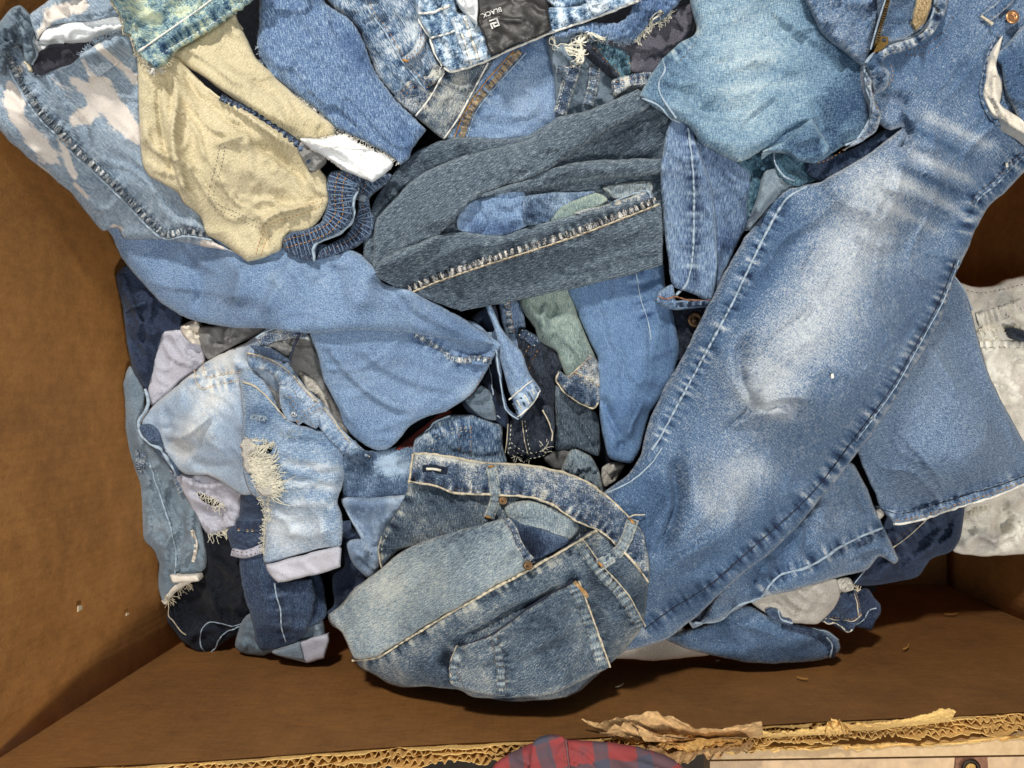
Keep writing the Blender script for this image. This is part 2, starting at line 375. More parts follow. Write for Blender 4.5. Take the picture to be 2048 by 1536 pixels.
def stitch(c, s, mat, off=0.0, dash=6.0, gap=3.2, wd=2.0, h=.0011, lift=.0004, L=None, part=None, name='stitching'):
    if L is None: L = line(s, 2.0)
    if off: L = offset(L, off)
    acc = np.concatenate([[0], np.cumsum(np.hypot(*(np.diff(L, axis=0).T)))])
    t0 = np.arange(0, acc[-1] - dash * .6, dash + gap)
    if len(t0) < 1: return None
    def at(t): return np.stack([np.interp(t, acc, L[:, 0]), np.interp(t, acc, L[:, 1])], 1)
    a, b = at(t0), at(np.minimum(t0 + dash, acc[-1])); m = (a + b) / 2; d = b - a; d /= np.hypot(d[:, 0], d[:, 1])[:, None] + 1e-9; n = np.stack([-d[:, 1], d[:, 0]], 1)
    rows = []; 
    for p_, hh in ((a, -.0004), (m - n * wd * .5, 0.0), (m + n * wd * .5, 0.0), (m, h), (b, -.0004)):
        rows.append(W(p_, c.ev(p_) + lift + hh))
    k = len(t0); X = np.concatenate(rows); i = np.arange(k)
    f = np.concatenate([np.stack([i, i + k, i + 3 * k], 1), np.stack([i + k, i + 4 * k, i + 3 * k], 1), np.stack([i + 4 * k, i + 2 * k, i + 3 * k], 1), np.stack([i + 2 * k, i, i + 3 * k], 1)])
    o = mesh(name, X, f, mat, part or c.g, True); o['kind'] = 'stuff'; return o
def tubes(g, lines3, rad, mat, name, stuff=True, sides=4):
    V, Fc = [], []
    for Lw in lines3:
        Lw = np.asarray(Lw); d = np.gradient(Lw, axis=0); d /= np.linalg.norm(d, axis=1)[:, None] + 1e-12
        up = np.array([.13, .21, .97]); a = np.cross(d, up); a /= np.linalg.norm(a, axis=1)[:, None] + 1e-12; b = np.cross(d, a)
        b0 = sum(len(v) for v in V); m = len(Lw)
        r = rad if np.isscalar(rad) else np.asarray(rad)[:, None]
        for k in range(sides):
            t = 2 * math.pi * k / sides; V.append(Lw + (a * math.cos(t) + b * math.sin(t)) * r)
        for k in range(sides):
            k2 = (k + 1) % sides
            for i in range(m - 1): Fc.append((b0 + k * m + i, b0 + k2 * m + i, b0 + k2 * m + i + 1, b0 + k * m + i + 1))
    o = mesh(name, np.concatenate(V), Fc, mat, g, True)
    if stuff: o['kind'] = 'stuff'
    return o
def fray(c, s, mat, n=60, ln=16, dirn=1, rad=.00035, curl=1.0, name='frayed_edge'):
    L = line(s, 2.0); nn, d = normals2(L); out = []
    for _ in range(n):
        i = RNG.randint(len(L)); p = L[i].copy(); v = nn[i] * dirn + d[i] * (RNG.rand() - .5) * 1.4; l = ln * (.35 + RNG.rand() * 1.1); k = 6; q = [p - v * 2]
        for j in range(k):
            v = v / (np.hypot(*v) + 1e-6); q.append(q[-1] + v * l / k); v = v + (RNG.rand(2) - .5) * 1.3 * curl
        q = np.array(q); z0 = float(c.ev(L[i:i + 1])[0]); zz = z0 + .0005 + np.linspace(0, 1, len(q)) * (RNG.rand() - .35) * .004
        out.append(W(q, zz))
    return tubes(c.g, out, rad, mat, name)
def cord(c, s, rad, mat, lift=.0012, name='seam', wig=0.0, off=0.0, step=3.0):
    L = line(s, step)
    if off: L = offset(L, off)
    if wig:
        a = np.arange(len(L)); L = L + normals2(L)[0] * ((vnoise(a / 3.5, a * 0, SEED[0]) - .5) * wig)[:, None]
    SEED[0] += 3
    a = np.arange(len(L)); r = rad * .8 * (.55 + .9 * vnoise(a / 4.7, a * 0 + 1.5, SEED[0]))
    return tubes(c.g, [W(L, c.ev(L) + lift)], r, mat, name, False, 6)
def disc(c, uv, r, mat, name, h=.0025, rings=((1, 0), (1, .8), (.82, 1.0), (.55, .75), (.3, .75), (.2, 1.0), (0.01, 1.0)), seg=20, sq=1.0, lift=.0005):
    X = []; q0 = np.array([uv], float); z0 = float(c.ev(q0)[0]) + lift
    for rr, hh in rings:
        t = np.arange(seg) * 2 * math.pi / seg; q = np.stack([uv[0] + np.cos(t) * r * rr, uv[1] + np.sin(t) * r * rr * sq], 1); X.append(W(q, z0 + h * hh))
    f = []
    for k in range(len(rings) - 1):
        for i in range(seg): j = (i + 1) % seg; f.append((k * seg + i, (k + 1) * seg + i, (k + 1) * seg + j, k * seg + j))
    return mesh(name, np.concatenate(X), f, mat, c.g, True)
def loop(c, s, width, mat, h=.0042, thread=None, edge=None, wear_shade=0.0):
    o = strip(c, s, width, mat, h, 'belt_loop', .15, wear_shade, .35, ends=True, lift=.001)
    c2 = Cloth(); c2.g = c.g; c2.ev = lambda q: c.ev(q) + h * .95 + .0008
    if thread: 
        for k in (-.27, .27): stitch(c2, s, thread, width * k, 4.5, 2.8, 1.7, lift=.0003, part=o)
    return o
def warp(du, dv): return math.atan2(-dv, du) - math.pi / 2
JG = 'denim garments piled in the box'
# ------------------------------------------------------------------ colours
M_light = denim('denim_light_blue', (48,72,120), (104,136,184), (170,192,222))
M_leg = denim('denim_washed_blue', (40,64,112), (98,130,178), (170,190,216), slub=.2, weft=.12, fine=.42)
M_hero = denim('denim_medium_blue', (18,36,76), (71,105,150), (188,194,198), slub=0.2, weft=0.2, fine=0.3, blotch=0.25, bs=26)
M_thigh = denim('denim_faded_aqua', (30,58,102), (100,138,172), (182,202,206), slub=.26, weft=.22, fine=0.3, blotch=.5)
M_hem = denim('denim_hem_leg', (38,58,98), (90,118,160), (156,174,198), slub=0.3, weft=0.4, fine=.4, blotch=.3)
M_char = denim('denim_charcoal', (24,33,46), (71,87,107), (144,157,170), slub=0.45, weft=.06, fine=0.35, blotch=.15)
M_dark = denim('denim_indigo', (12,18,36), (40,58,92), (92,112,146))
M_navy = denim('denim_navy', (6,11,26), (34,46,76), (70,88,122), slub=.2, fine=.25)
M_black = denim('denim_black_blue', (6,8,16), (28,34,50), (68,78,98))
M_bleach = denim('denim_bleach_splashed', (60,80,110), (124,144,168), (180,192,204), bleach=(214,204,194), bleach_lo=.66)
M_acid = denim('denim_acid_wash', (34,66,104), (112,150,166), (196,206,166), blotch=2.4, fine=.6, slub=.4, bs=62)
M_acid2 = denim('denim_acid_blue', (34,62,108), (112,148,186), (206,220,232), blotch=2.6, fine=.4, slub=.5, bs=75)
M_cut = denim('denim_cutoff_blue', (38,62,106), (80,112,164), (164,188,218), slub=0.45, weft=.2, fine=.3, blotch=.2)
M_pock = denim('denim_whiskered_blue', (26,50,90), (84,116,156), (188,198,204), slub=.6, weft=.14, fine=.35, blotch=1.0, bs=30)
M_vint = denim('denim_vintage', (16,26,46), (74,94,118), (172,172,160), slub=.36, weft=.12, fine=.4, blotch=0.7, bs=22)
M_vint2 = denim('denim_vintage_pale', (48,62,86), (116,134,150), (188,190,178), slub=.42, weft=.1, fine=.4, blotch=0.6)
M_band = denim('denim_waistband', (18,32,58), (68,92,128), (196,196,184), slub=.3, weft=.3, fine=.4, blotch=1.1, bs=48)
M_stripe = denim('denim_striped', (38,58,104), (92,120,164), (158,180,206), slub=0.5, weft=.05, fine=.22, blotch=.3)
M_plainb = denim('denim_bright_blue', (34,62,112), (80,116,168), (130,162,202), slub=.26, fine=.26, blotch=.2)
M_green = denim('denim_greenish', (62,84,98), (120,142,140), (172,182,160), slub=.4, weft=.12, fine=.4, blotch=.5)
M_pale = denim('denim_pale_faded', (82,108,152), (146,166,196), (212,212,206), slub=.2, fine=.24, blotch=0.4)
M_torn = denim('denim_distressed', (48,76,122), (112,142,182), (198,208,216), slub=.22, weft=.34, fine=.28, blotch=.6)
M_greyb = denim('denim_grey_blue', (60,76,96), (104,122,142), (150,162,172), slub=.12, weft=.12, fine=.3, blotch=.7)
M_teal = denim('denim_teal', (10,38,58), (44,84,112), (110,150,168))
M_rough = denim('denim_seam_worn', (24,38,66), (92,116,148), (214,212,200), slub=.2, weft=.5, fine=.5, blotch=1.2, bs=90)
M_wash2 = denim('denim_patchy_blue', (26,42,74), (76,102,140), (150,174,204), blotch=1.4, fine=.4, bs=28)
M_lilac = denim('cloth_lilac_reverse', (120,122,140), (168,168,184), (204,204,214), slub=.1, weft=.1, fine=.3, blotch=.2)
M_greycl = denim('cloth_grey_lining', (70,70,72), (112,112,112), (150,148,144), slub=.12, weft=.12, fine=.3, blotch=.2)
M_tan = denim('cloth_tan_reverse', (130,114,78), (194,178,134), (228,214,176), slub=.12, weft=.24, fine=0.35, blotch=.25)
M_beige = denim('cloth_beige_grey', (112,106,98), (168,162,150), (204,198,186), slub=.12, weft=.2, fine=.4, blotch=.5)
M_cream = denim('cloth_cream', (176,158,134), (216,204,184), (232,224,210), slub=.1, weft=.2, fine=.3, blotch=.4)
M_white = denim('cloth_bleached_white', (150,152,150), (212,206,190), (234,232,224), slub=.16, weft=.2, fine=.3, blotch=1.0, bs=26)
M_pocket = denim('cloth_pocket_white', (176,184,192), (214,218,220), (236,238,238), slub=.05, weft=.05, fine=.12, blotch=.3)
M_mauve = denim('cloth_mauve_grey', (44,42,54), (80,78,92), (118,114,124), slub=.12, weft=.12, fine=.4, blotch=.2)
M_elas = denim('denim_elastic', (6,12,32), (30,44,78), (120,140,170), slub=.2, weft=.5, fine=.3, blotch=.3)
M_plaid_base = None
T_white = plain('thread_white', (244,240,230)); T_ecru = plain('thread_ecru', (214,202,176)); T_gold = plain('thread_gold', (198,140,66))
T_brown = plain('thread_brown', (112,84,62)); T_navy = plain('thread_navy', (40,46,66)); T_cream = plain('thread_cream', (250,240,220))
T_pleat = plain('thread_pleat', (112,138,168)); T_fade = plain('thread_pale_blue', (172,190,206))
B_brass = plain('brass', (186,150,86), .38, .4, 300, .9); B_old = plain('aged_brass', (120,92,64), .45, .5, 300, .85); B_cop = plain('copper_button', (224,166,116), .35, .3, 300, .8)
B_steel = plain('steel', (170,172,176), .35, .3, 300, .9); B_dark = plain('dark_metal', (60,50,40), .5, .4, 300, .8)
K_black = plain('black_leather', (40,39,38), .5, .25, 260, bump=.0006); K_print = plain('white_print', (214,214,210), .8, .05)
K_board = board('cardboard', (164,112,54), (126,82,34), 1); K_board2 = board('cardboard_dark', (138,92,42), (102,66,26), 0)
K_torn = plain('cardboard_torn', (255,202,124), .95, .3, 260, bump=.001); K_torn2 = plain('cardboard_torn_grey', (216,174,120), .95, .4, 200, bump=.001)
K_paint = plain('cream_paint', (206,178,138), .7, .3, 120, bump=.0006, col2=(178,146,104)); K_rust = plain('rust', (150,104,80), .9, .4, 200, bump=.001)
K_paper = plain('paper_scrap', (206,190,160), .9, .2); K_wood = plain('straw', (186,130,60), .9, .3)

# ------------------------------------------------------------------ cardboard box
box = bpy.data.objects.new('cardboard_box', None); COL.objects.link(box); box.location = (0, 0, -.62)
box['label'] = 'large brown cardboard bin with a torn near edge holding the denim'; box['category'] = 'cardboard box'
def panel(a, b, c_, d, mat, nu, nv, th, name, amp=.004, seed=1):
    """board panel between four corners (a-b along the bottom, d-c along the top), bulged a little, with thickness th"""
    a, b, c_, d = map(np.array, (a, b, c_, d)); nrm = np.cross(b - a, d - a); nrm = nrm / np.linalg.norm(nrm); X = []
    for side in (0, 1):
        for j in range(nv + 1):
            for i in range(nu + 1):
                s, t = i / nu, j / nv; p = (a * (1 - s) + b * s) * (1 - t) + (d * (1 - s) + c_ * s) * t
                e = min(1, 6 * min(s, 1 - s)) * min(1, 6 * min(t, 1 - t))
                q = vnoise(np.array([s * 5.0]), np.array([t * 4.0]), seed)[0] - .5
                X.append(p + nrm * (amp * e * q * 2 - side * th))
    w = nu + 1; n = w * (nv + 1); f = []
    for j in range(nv):
        for i in range(nu):
            k = j * w + i; f += [(k, k + 1, k + w + 1, k + w), (n + k, n + k + w, n + k + w + 1, n + k + 1)]
    for i in range(nu): f += [(i, n + i, n + i + 1, i + 1), (nv * w + i, nv * w + i + 1, n + nv * w + i + 1, n + nv * w + i)]
    for j in range(nv): k = j * w; f += [(k, k + w, n + k + w, n + k), (k + nu, n + k + nu, n + k + w + nu, k + w + nu)]
    return mesh(name, X, f, mat, box, True)
gm = np.array([(-3, -3, -.66), (3, -3, -.66), (3, 3, -.66), (-3, 3, -.66)], float)
gfl = mesh('floor', gm, [(0, 1, 2, 3)], plain('concrete', (66, 56, 48), .9, .3, 60), None, False); gfl['kind'] = 'structure'
ZB = -.62; YN = -.392
def xl(z): return -.5495 + (.055 - z) * .105          # left panel leans out a little towards the top
XR = .862
panel((xl(ZB), YN, ZB), (XR, YN, ZB), (XR, .95, ZB), (xl(ZB), .95, ZB), K_board2, 20, 16, .012, 'floor_panel')
panel((xl(ZB), .95, ZB), (xl(ZB), YN, ZB), (xl(.16), YN, .16), (xl(.16), .95, .16), K_board, 30, 24, .014, 'side_panel', .006, 3)
panel((XR, YN, ZB), (XR, .95, ZB), (XR, .95, .05), (XR, YN, .05), K_board, 26, 20, .014, 'side_panel', .004, 5)
panel((XR, .95, ZB), (xl(ZB), .95, ZB), (xl(.1), .95, .1), (XR, .95, .1), K_board, 26, 20, .014, 'side_panel', .004, 6)
# near panel: its torn upper rim runs higher on the left
def rim(x):
    x = np.asarray(x, float); return .036 - .128 * x + .003 * np.sin(x * 14)
NX = 240; xs = np.linspace(xl(0) - .03, XR, NX + 1); zr = rim(xs)
rows = []; nv = 16
for t in np.linspace(0, 1, nv + 1):
    z = ZB + (zr - ZB) * t; e = np.clip(np.minimum(t * 6, (.9 - t) * 4), 0, 1)
    rows.append(np.stack([xs, YN + .006 * e * (vnoise(xs * 3.1, xs * 0 + t * 4, 8) - .5), z], 1))
f = [(j * (NX + 1) + i, (j + 1) * (NX + 1) + i, (j + 1) * (NX + 1) + i + 1, j * (NX + 1) + i + 1) for j in range(nv) for i in range(NX)]
mesh('side_panel', np.concatenate(rows), [tuple(reversed(q)) for q in f], K_board2, box)
def ribbon_wall(name, yf, ztop, zbot, mat, x0, x1, step=.0035, th=.0012):
    """upright paper layer of the torn board (its top edge follows ztop)"""
    x = np.arange(x0, x1, step); y = yf(x); zt = ztop(x); zb = zt - zbot; n = len(x)
    X = np.concatenate([np.stack([x, y, zb], 1), np.stack([x, y, zt], 1), np.stack([x, y - th, zt - .0004], 1), np.stack([x, y - th, zb], 1)])
    f = [(k * n + i, (k * n + n + i), (k * n + n + i + 1), k * n + i + 1) for k in range(3) for i in range(n - 1)]
    return mesh(name, X, f, mat, box, False)
def torn(seed, amp, s=45.0):
    return lambda x: rim(x) + amp * (np.floor(vnoise(x * s, x * 0, seed) * 5) / 5 + .5 * vnoise(x * s * 7, x * 0, seed + 1) - .6)
yb = lambda k, wv=.0015, sd=0: (lambda x: YN - k + wv * (vnoise(x * 60, x * 0, 90 + sd) - .5) * 2)
xa, xb = xl(.1), XR
ribbon_wall('liner', yb(.0030, .0012), torn(31, .010, 30), .03, K_torn, xa, xb)
ribbon_wall('liner', yb(.0118, .0026, 2), torn(35, .013, 40), .05, K_torn, xa, xb)
ribbon_wall('liner', yb(.0215, .0034, 4), torn(39, .016, 34), .05, K_torn, xa, xb)
ribbon_wall('fluting', lambda x: YN - .0068 + (.0024 + .0022 * vnoise(x * 34, x * 0, 7)) * np.sin(x * 6.283 / .0112 + 3.5 * vnoise(x * 26, x * 0, 5)), torn(51, .007, 60), .05, K_torn, xa, xb, .0011)
ribbon_wall('fluting', lambda x: YN - .0170 + (.0022 + .0026 * vnoise(x * 30, x * 0, 8)) * np.sin(x * 6.283 / .0096 + 4 * vnoise(x * 24, x * 0, 6)), torn(55, .008, 55), .05, K_torn, xa, xb, .0011)
# ------------------------------------------------------------------ crumpled underlayer of the heap, coloured near black so the gaps look shaded
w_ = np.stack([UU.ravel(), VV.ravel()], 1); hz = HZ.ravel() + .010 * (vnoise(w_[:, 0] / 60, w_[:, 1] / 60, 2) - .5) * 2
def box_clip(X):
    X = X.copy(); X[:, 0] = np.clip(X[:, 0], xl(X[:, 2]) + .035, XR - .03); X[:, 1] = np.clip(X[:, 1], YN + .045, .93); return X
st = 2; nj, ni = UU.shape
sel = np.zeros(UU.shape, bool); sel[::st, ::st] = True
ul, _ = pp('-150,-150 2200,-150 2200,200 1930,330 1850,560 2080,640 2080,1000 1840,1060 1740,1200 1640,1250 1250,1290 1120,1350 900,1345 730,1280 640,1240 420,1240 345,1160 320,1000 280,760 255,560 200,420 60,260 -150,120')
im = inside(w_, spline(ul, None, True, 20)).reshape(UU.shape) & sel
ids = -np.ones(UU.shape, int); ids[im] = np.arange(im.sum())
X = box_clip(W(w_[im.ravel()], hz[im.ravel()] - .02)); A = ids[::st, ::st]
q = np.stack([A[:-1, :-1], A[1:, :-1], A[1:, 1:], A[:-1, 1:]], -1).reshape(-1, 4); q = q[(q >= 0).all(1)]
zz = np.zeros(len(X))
o = mesh('denim_heap', X, q.tolist(), M_black, None, True, X[:, :2], dict(wear_shade=zz - .35, sd=zz + .05, st=zz, bleach=zz))
o['kind'] = 'stuff'; o['label'] = 'crumpled denim darkened to imitate shade deep in the gaps of the pile'; o['category'] = 'denim heap'

# ================================================================== lower left garments
g = thing('jeans', 'very dark jeans crumpled in the lower left corner with a white frayed hem loop', 'jeans', (430, 1200), JG)
c = P(g, 'leg', '385,960 430,985 480,1060 503,1180 492,1250 440,1290 402,1305 358,1275 333,1236 352,1190 400,1150 405,1060', M_black, -.05, .016, 26, nz=(.005,50,1.2,2), folds='400,1180 440,1210 490,1200|10|.008;440,1000 460,1100 470,1180|12|.006', gr=warp(0,1), wear_shade='400,980 450,1250|200|-.28')
cord(c, '486,1246 462,1252 440,1248 418,1246 404,1262 401,1284 408,1303 424,1304 434,1290 442,1272 458,1262 486,1252', .0011, T_fade, .002, 'hem', 3)
g = thing('jeans', 'grey rolled cuff lying at the foot of the dark narrow leg', 'jeans', (560, 1290), JG)
c = P(g, 'leg', '488,1235 470,1290 486,1305 528,1312 545,1305 600,1318 630,1322 652,1290 640,1230 560,1200', M_greyb, -.035, .018, 26, nz=(.004,40,0,2), folds='490,1262 520,1270 545,1262|8|.006', gr=warp(0,1))
c = P(g, 'cuff', '600,1282! 655,1268! 659,1280 648,1316! 614,1326! 545,1305', M_lilac, -.02, .01, 14, nz=(.001,40,0,2))
c = P(g, 'cuff', '545,1304 600,1282! 612,1324! 560,1312', M_greyb, -.02, .01, 12, nz=(.001,40,0,2))
g = thing('jeans', 'narrow dark blue jeans leg with a pale side seam hanging below the light cuff', 'jeans', (555, 1200), JG)
c = P(g, 'leg', '555,1140 640,1150 652,1200 650,1235 600,1262 560,1240', M_dark, -.05, .012, 20, wear_shade='600,1150 600,1240|100|-.12')
c = P(g, 'leg', '477,1100 521,1095 560,1110 560,1158 622,1158! 631,1194 624,1228 604,1276 545,1299 518,1297 504,1243 486,1180', M_dark, -.03, .016, 30, seams='549,1168 556,1200 562,1240 570,1284', nz=(.0025,55,1.4,2), gr=warp(.2,1), folds='520,1110 530,1200 545,1270|16|.004')
cord(c, '549,1166 553,1192 561,1220 563,1255 572,1284', .0013, T_fade, .0012)
g = thing('jeans', 'grey blue washed jeans against the left cardboard wall with a frayed beige tie', 'jeans', (330, 1000), JG)
c = P(g, 'leg', '261,732 248,757 250,850 262,930 277,965 279,1030 284,1080 306,1100 317,1130 316,1175 326,1206 345,1188 397,1150 413,1128 405,1060 388,980 352,940 305,890 285,850 292,790', M_greyb, -.03, .018, 34,
      folds='300,980 300,1010 330,1050 340,1100|12|.006|a;345,960 340,1010 360,1060 365,1110|11|-.007;290,1040 320,1070|9|.004;370,1000 378,1060 370,1110|10|.005', nz=(.004,45,1.3,2), gr=warp(.1,1))
cord(c, '300,930 318,985 340,1050 352,1110 350,1150', .0014, T_fade, .001, 'side_seam', 2); stitch(c, '308,930 326,985 348,1050 360,1110', T_fade); strip(c, '384,1060 392,1090 386,1124', 8, M_cream, .002, 'worn_fold', .6)
strip(c, '327,1206 352,1176 395,1152', 12, M_cream, .003, 'hem'); fray(c, '326,1206 345,1188 380,1165', T_ecru, 30, 16, 1, .0004)
cord(c, '330,1190 338,1210 336,1232 345,1240 362,1262 372,1270', .0009, T_ecru, .003, 'loose_thread', 3)
P(c.g, 'hem', '340,1150! 394,1150! 397,1162 346,1166', M_cream, .0, .004, 6)
strip(c, '274,900 276,940', 8, M_rough, .002); strip(c, '286,905 282,945', 16, M_band, .002)
for k in (912, 926, 940): stitch(c, '275,%d 292,%d' % (k, k - 2), T_gold)
g = thing('jeans', 'lilac grey inside-out denim with torn holes below the faded pocket jeans', 'torn denim', (430, 1000), JG)
c = P(g, 'torn_panel', '338,940 371,947 419,951 490,980 487,1014 474,1056 452,1060 419,1072 391,1030 357,968', M_lilac, -.03, .012, 20, nz=(.004,34,.6,2), folds='380,990 420,1010 470,1010|9|.007;400,1030 440,1030 465,1020|8|-.006', gr=.6, hole=['395,985 412,992 432,1000 440,1012 420,1010 402,1000'])
fray(c, '395,985 420,992 450,1012', T_cream, 46, 20, 1); fray(c, '415,1070 440,1062 458,1058', T_cream, 34, 20, 1); fray(c, '470,1058 452,1062', T_cream, 14, 16, -1)
strip(c, '345,945 352,962 362,985', 10, M_band, .003); stitch(c, '345,945 352,962 362,985', T_gold)
g = thing('jeans', 'navy denim with double stitched hem bands beside the light torn leg', 'jeans', (500, 1070), JG)
c = P(g, 'leg', '484,940 530,950 545,1040 535,1110 525,1114 470,1110 453,1064 478,1040', M_navy, -.02, .012, 18, nz=(.003,40,0,2), folds='465,1078 500,1082 530,1070|10|.006', wear_shade='480,960 520,1100|80|.2')
b = strip(c, '474,1050 500,1051 532,1050', 26, M_navy, .004, 'hem', .2, .1, .5); stitch(c, '474,1058 500,1060 532,1058', T_gold, lift=.0045, part=b); stitch(c, '474,1061 500,1063 532,1061', T_ecru, lift=.004, part=b)
b = strip(c, '463,1103 490,1108 526,1096', 18, M_lilac, .004, 'hem'); stitch(c, '463,1100 490,1105 526,1092', T_brown, lift=.0045, part=b); stitch(c, '463,1107 490,1112 526,1101', T_brown, lift=.0045, part=b)
g = thing('jeans', 'dark navy crumpled jeans between the left wall and the long light leg', 'jeans', (300, 660), JG)
c = P(g, 'leg', '232,556 252,530 300,560 356,620 366,640 358,668 324,676 305,757 294,780 266,742 256,700 247,621', M_navy, -.03, .014, 26, nz=(.006,50,1,2), folds='250,620 290,600 320,610|14|.008;300,640 290,700 290,760|12|.006|a;270,560 300,590 330,625|12|-.006', gr=warp(.2,1))
strip(c, '250,622 268,612 292,606', 8, M_dark, .002)
g = thing('jeans', 'lilac reverse side of rolled pale jeans near the left wall', 'jeans', (345, 740), JG)
c = P(g, 'folded_reverse', '323,669 344,662 390,660 412,723 395,740 364,760 324,802 303,812 296,778 307,730', M_lilac, -.03, .012, 26, nz=(.003,50,.8,2), folds='330,690 350,720 390,730|10|.006|a;375,690 400,705|9|-.007')
P(g, 'lining', '362,652 392,640 405,655 415,690 385,688 364,668', M_cream, -.03, .012, 12, nz=(.006,22,0,1.5))
P(g, 'lining', '398,655 440,650 520,640 530,660 470,690 420,720 405,700', M_greycl, -.03, .012, 18, nz=(.006,36,.5,2), folds='420,660 415,700|8|.006;445,655 440,690|9|-.006')
g = thing('jeans', 'pale faded blue jeans with a pointed pocket seam left of the torn cuffed jeans', 'jeans', (400, 850), JG)
c = P(g, 'leg', '548,648 500,680 412,724 391,742 357,768 302,815 279,848 300,888 345,930 372,948 420,952 487,990 545,960 560,800 590,690', M_pale, -.02, .018, 40,
      folds='320,865 360,875 400,850 430,820|16|.009|a;330,850 350,862|9|-.006;400,800 380,850 350,900|22|.006;440,770 420,850 425,900|20|.004;380,925 430,935 480,930|10|-.006', nz=(.0022,60,.9,2), gr=warp(-.6,1),
      wear_shade='430,700 450,760|60|.25;400,760 420,800 380,880|40|.28;340,880 380,920|30|.2;450,800 470,920|40|-.14;330,840 380,800|24|-.15', seams='408,723 412,751 480,742;391,740 402,773 476,758')
for s in ('407,722 412,752 445,746 482,742', '391,740 402,774 440,766 476,758'):
    stitch(c, s, T_gold, 0, 5, 2.4, 1.8); cord(c, s, .0007, T_ecru, .0006, 'pocket_seam', 0, 3)
c2 = P(g, 'hem', '276,850! 300,848 318,862 330,900 352,928 360,950 352,952 330,925 304,896 284,870', M_dark, -.02, .008, 8, nz=(.002,30,0,2), wear_shade='285,855 350,940|30|.12')
cord(c2, '290,778 296,800 291,822 277,845 281,868 300,888 322,900 342,930 352,950', .0024, T_fade, .002, 'hem', 3); stitch(c, '302,858 322,888 348,928', T_brown)
# torn, cuffed, light jeans
g = thing('jeans', 'light blue distressed jeans leg with a shredded hole and a turned-up pale cuff', 'jeans', (590, 950), JG)
P(g, 'lining', '520,690 620,664 640,720 660,790 700,850 660,900 600,820 560,745', M_greycl, -.04, .01, 20, nz=(.004,40,.8,2), folds='540,690 580,700 610,690|8|.006')
P(g, 'lining', '598,742 636,770 652,800 668,840 690,850 700,870 660,850 620,800', M_beige, -.035, .008, 12, nz=(.004,25,.8,2))
P(g, 'lining', '520,760 560,790 585,840 560,830 535,800', M_greycl, -.03, .006, 10)
c = P(g, 'leg', '478,762 484,744 505,738 520,752 545,785 565,830 600,850 645,862 690,885 694,930 680,985 676,1006 683,1030 686,1069 680,1092 620,1102 533,1129 526,1118 530,1080 522,1004 500,985 487,950 483,884 486,820', M_torn, -.005, .022, 40,
      folds='500,800 540,830 600,860 660,870|18|.005;560,910 620,920 680,930|12|.005;565,950 620,955 685,965|11|.004|a;600,1000 660,1010|14|.004;560,1060 620,1070 670,1050|13|.005;640,870 660,960 662,1060|30|.004', nz=(.0016,50,0,2.5), gr=warp(.05,1),
      wear_shade='530,1050 660,1060|42|.34;560,925 690,940|10|.32;560,965 680,975|9|.28;580,1005 670,1010|9|.22;500,820 540,850|30|-.2;600,870 680,890|18|-.2;510,880 500,960|18|-.1;630,870 650,980|20|.08;570,1060 600,1110|40|.1', hole=['513,892 530,888 546,896 540,906 522,902'])
for s, n, l, dr in (('492,876 502,884 512,892 525,892 545,892', 60, 14, 1), ('484,905 504,930 525,960 540,985', 70, 12, -1), ('516,900 532,930 536,960 534,985', 60, 9, 1), ('505,880 530,884 550,890', 40, 10, -1), ('524,995 534,1030 530,1060 528,1105', 90, 15, 1), ('535,1000 540,1040', 50, 16, -1)):
    fray(c, s, T_cream, int(n * 1.5), l * .85, dr, .0003, 1.9)
P(g, 'frayed_patch', '482,886 500,878 512,896 524,904 545,908 552,950 544,990 522,992 506,956 486,930', M_beige, .0, .003, 8, nz=(.0012,8,.2,1.2), clear=.0008, rag=7, drop=.002, hole=['513,890 530,886 546,894 540,906 522,902'], wear_shade='500,900 530,960|40|-.1')
out = []
for k in range(300):                                   # white weft threads bridging the hole
    t = .16 + .84 * RNG.rand(); a = np.array([488 + 42 * t + RNG.randn() * 5, 905 + 84 * t + RNG.randn() * 6]); b_ = a + np.array([34 + RNG.randn() * 9, RNG.randn() * 20 - 4])
    s_ = np.linspace(0, 1, 7)[:, None]; q_ = a * (1 - s_) + b_ * s_ + (RNG.rand(7, 2) - .5) * 7; z_ = c.ev(q_) + .0055 + .0035 * np.sin(s_[:, 0] * 3.14) * RNG.rand(); out.append(W(q_, z_))
tubes(g, out, .0004, T_cream, 'shredded_weft')
for u_, v_ in ((520, 830), (575, 870), (590, 860), (512, 836), (565, 1010)): fray(c, '%d,%d %d,%d' % (u_ - 12, v_, u_ + 12, v_ + 5), T_fade, 26, 9, RNG.choice([-1, 1]), .0004)
cuff = P(g, 'cuff', '533,1130 600,1112 676,1092! 683,1098 681,1134! 620,1152 556,1166! 543,1152', M_lilac, .0, .012, 12, nz=(.0012,40,0,2), wear_shade='540,1150 680,1120|40|.2', clear=.006)
c1 = P(g, 'waistband', '494,704 508,689 545,696 572,720 600,758 627,788 658,819 695,870 742,912 722,916 687,909 644,862 603,820 569,790 552,756 528,740 500,735', M_torn, .0, .010, 9, nz=(.0018,26,.9,2), gr=warp(.7,.7), clear=.006, wear_shade='510,720 600,790 690,890|12|.12', seams='500,738 530,742 556,760 572,792 606,822 646,862 686,906')
for s in ('496,704 540,716 580,742 604,768 630,796 660,826 696,876 740,912',): stitch(c1, s, T_gold, 6, 5, 2.5); cord(c1, s, .0012, T_ecru, .001, 'waistband_edge', 1, 2)
P(g, 'waistband_inside', '500,690 545,698 580,722 560,722 520,708', M_dark, .0, .006, 6); stitch(c1, '505,694 545,702 575,722', T_gold, 0, lift=.006)
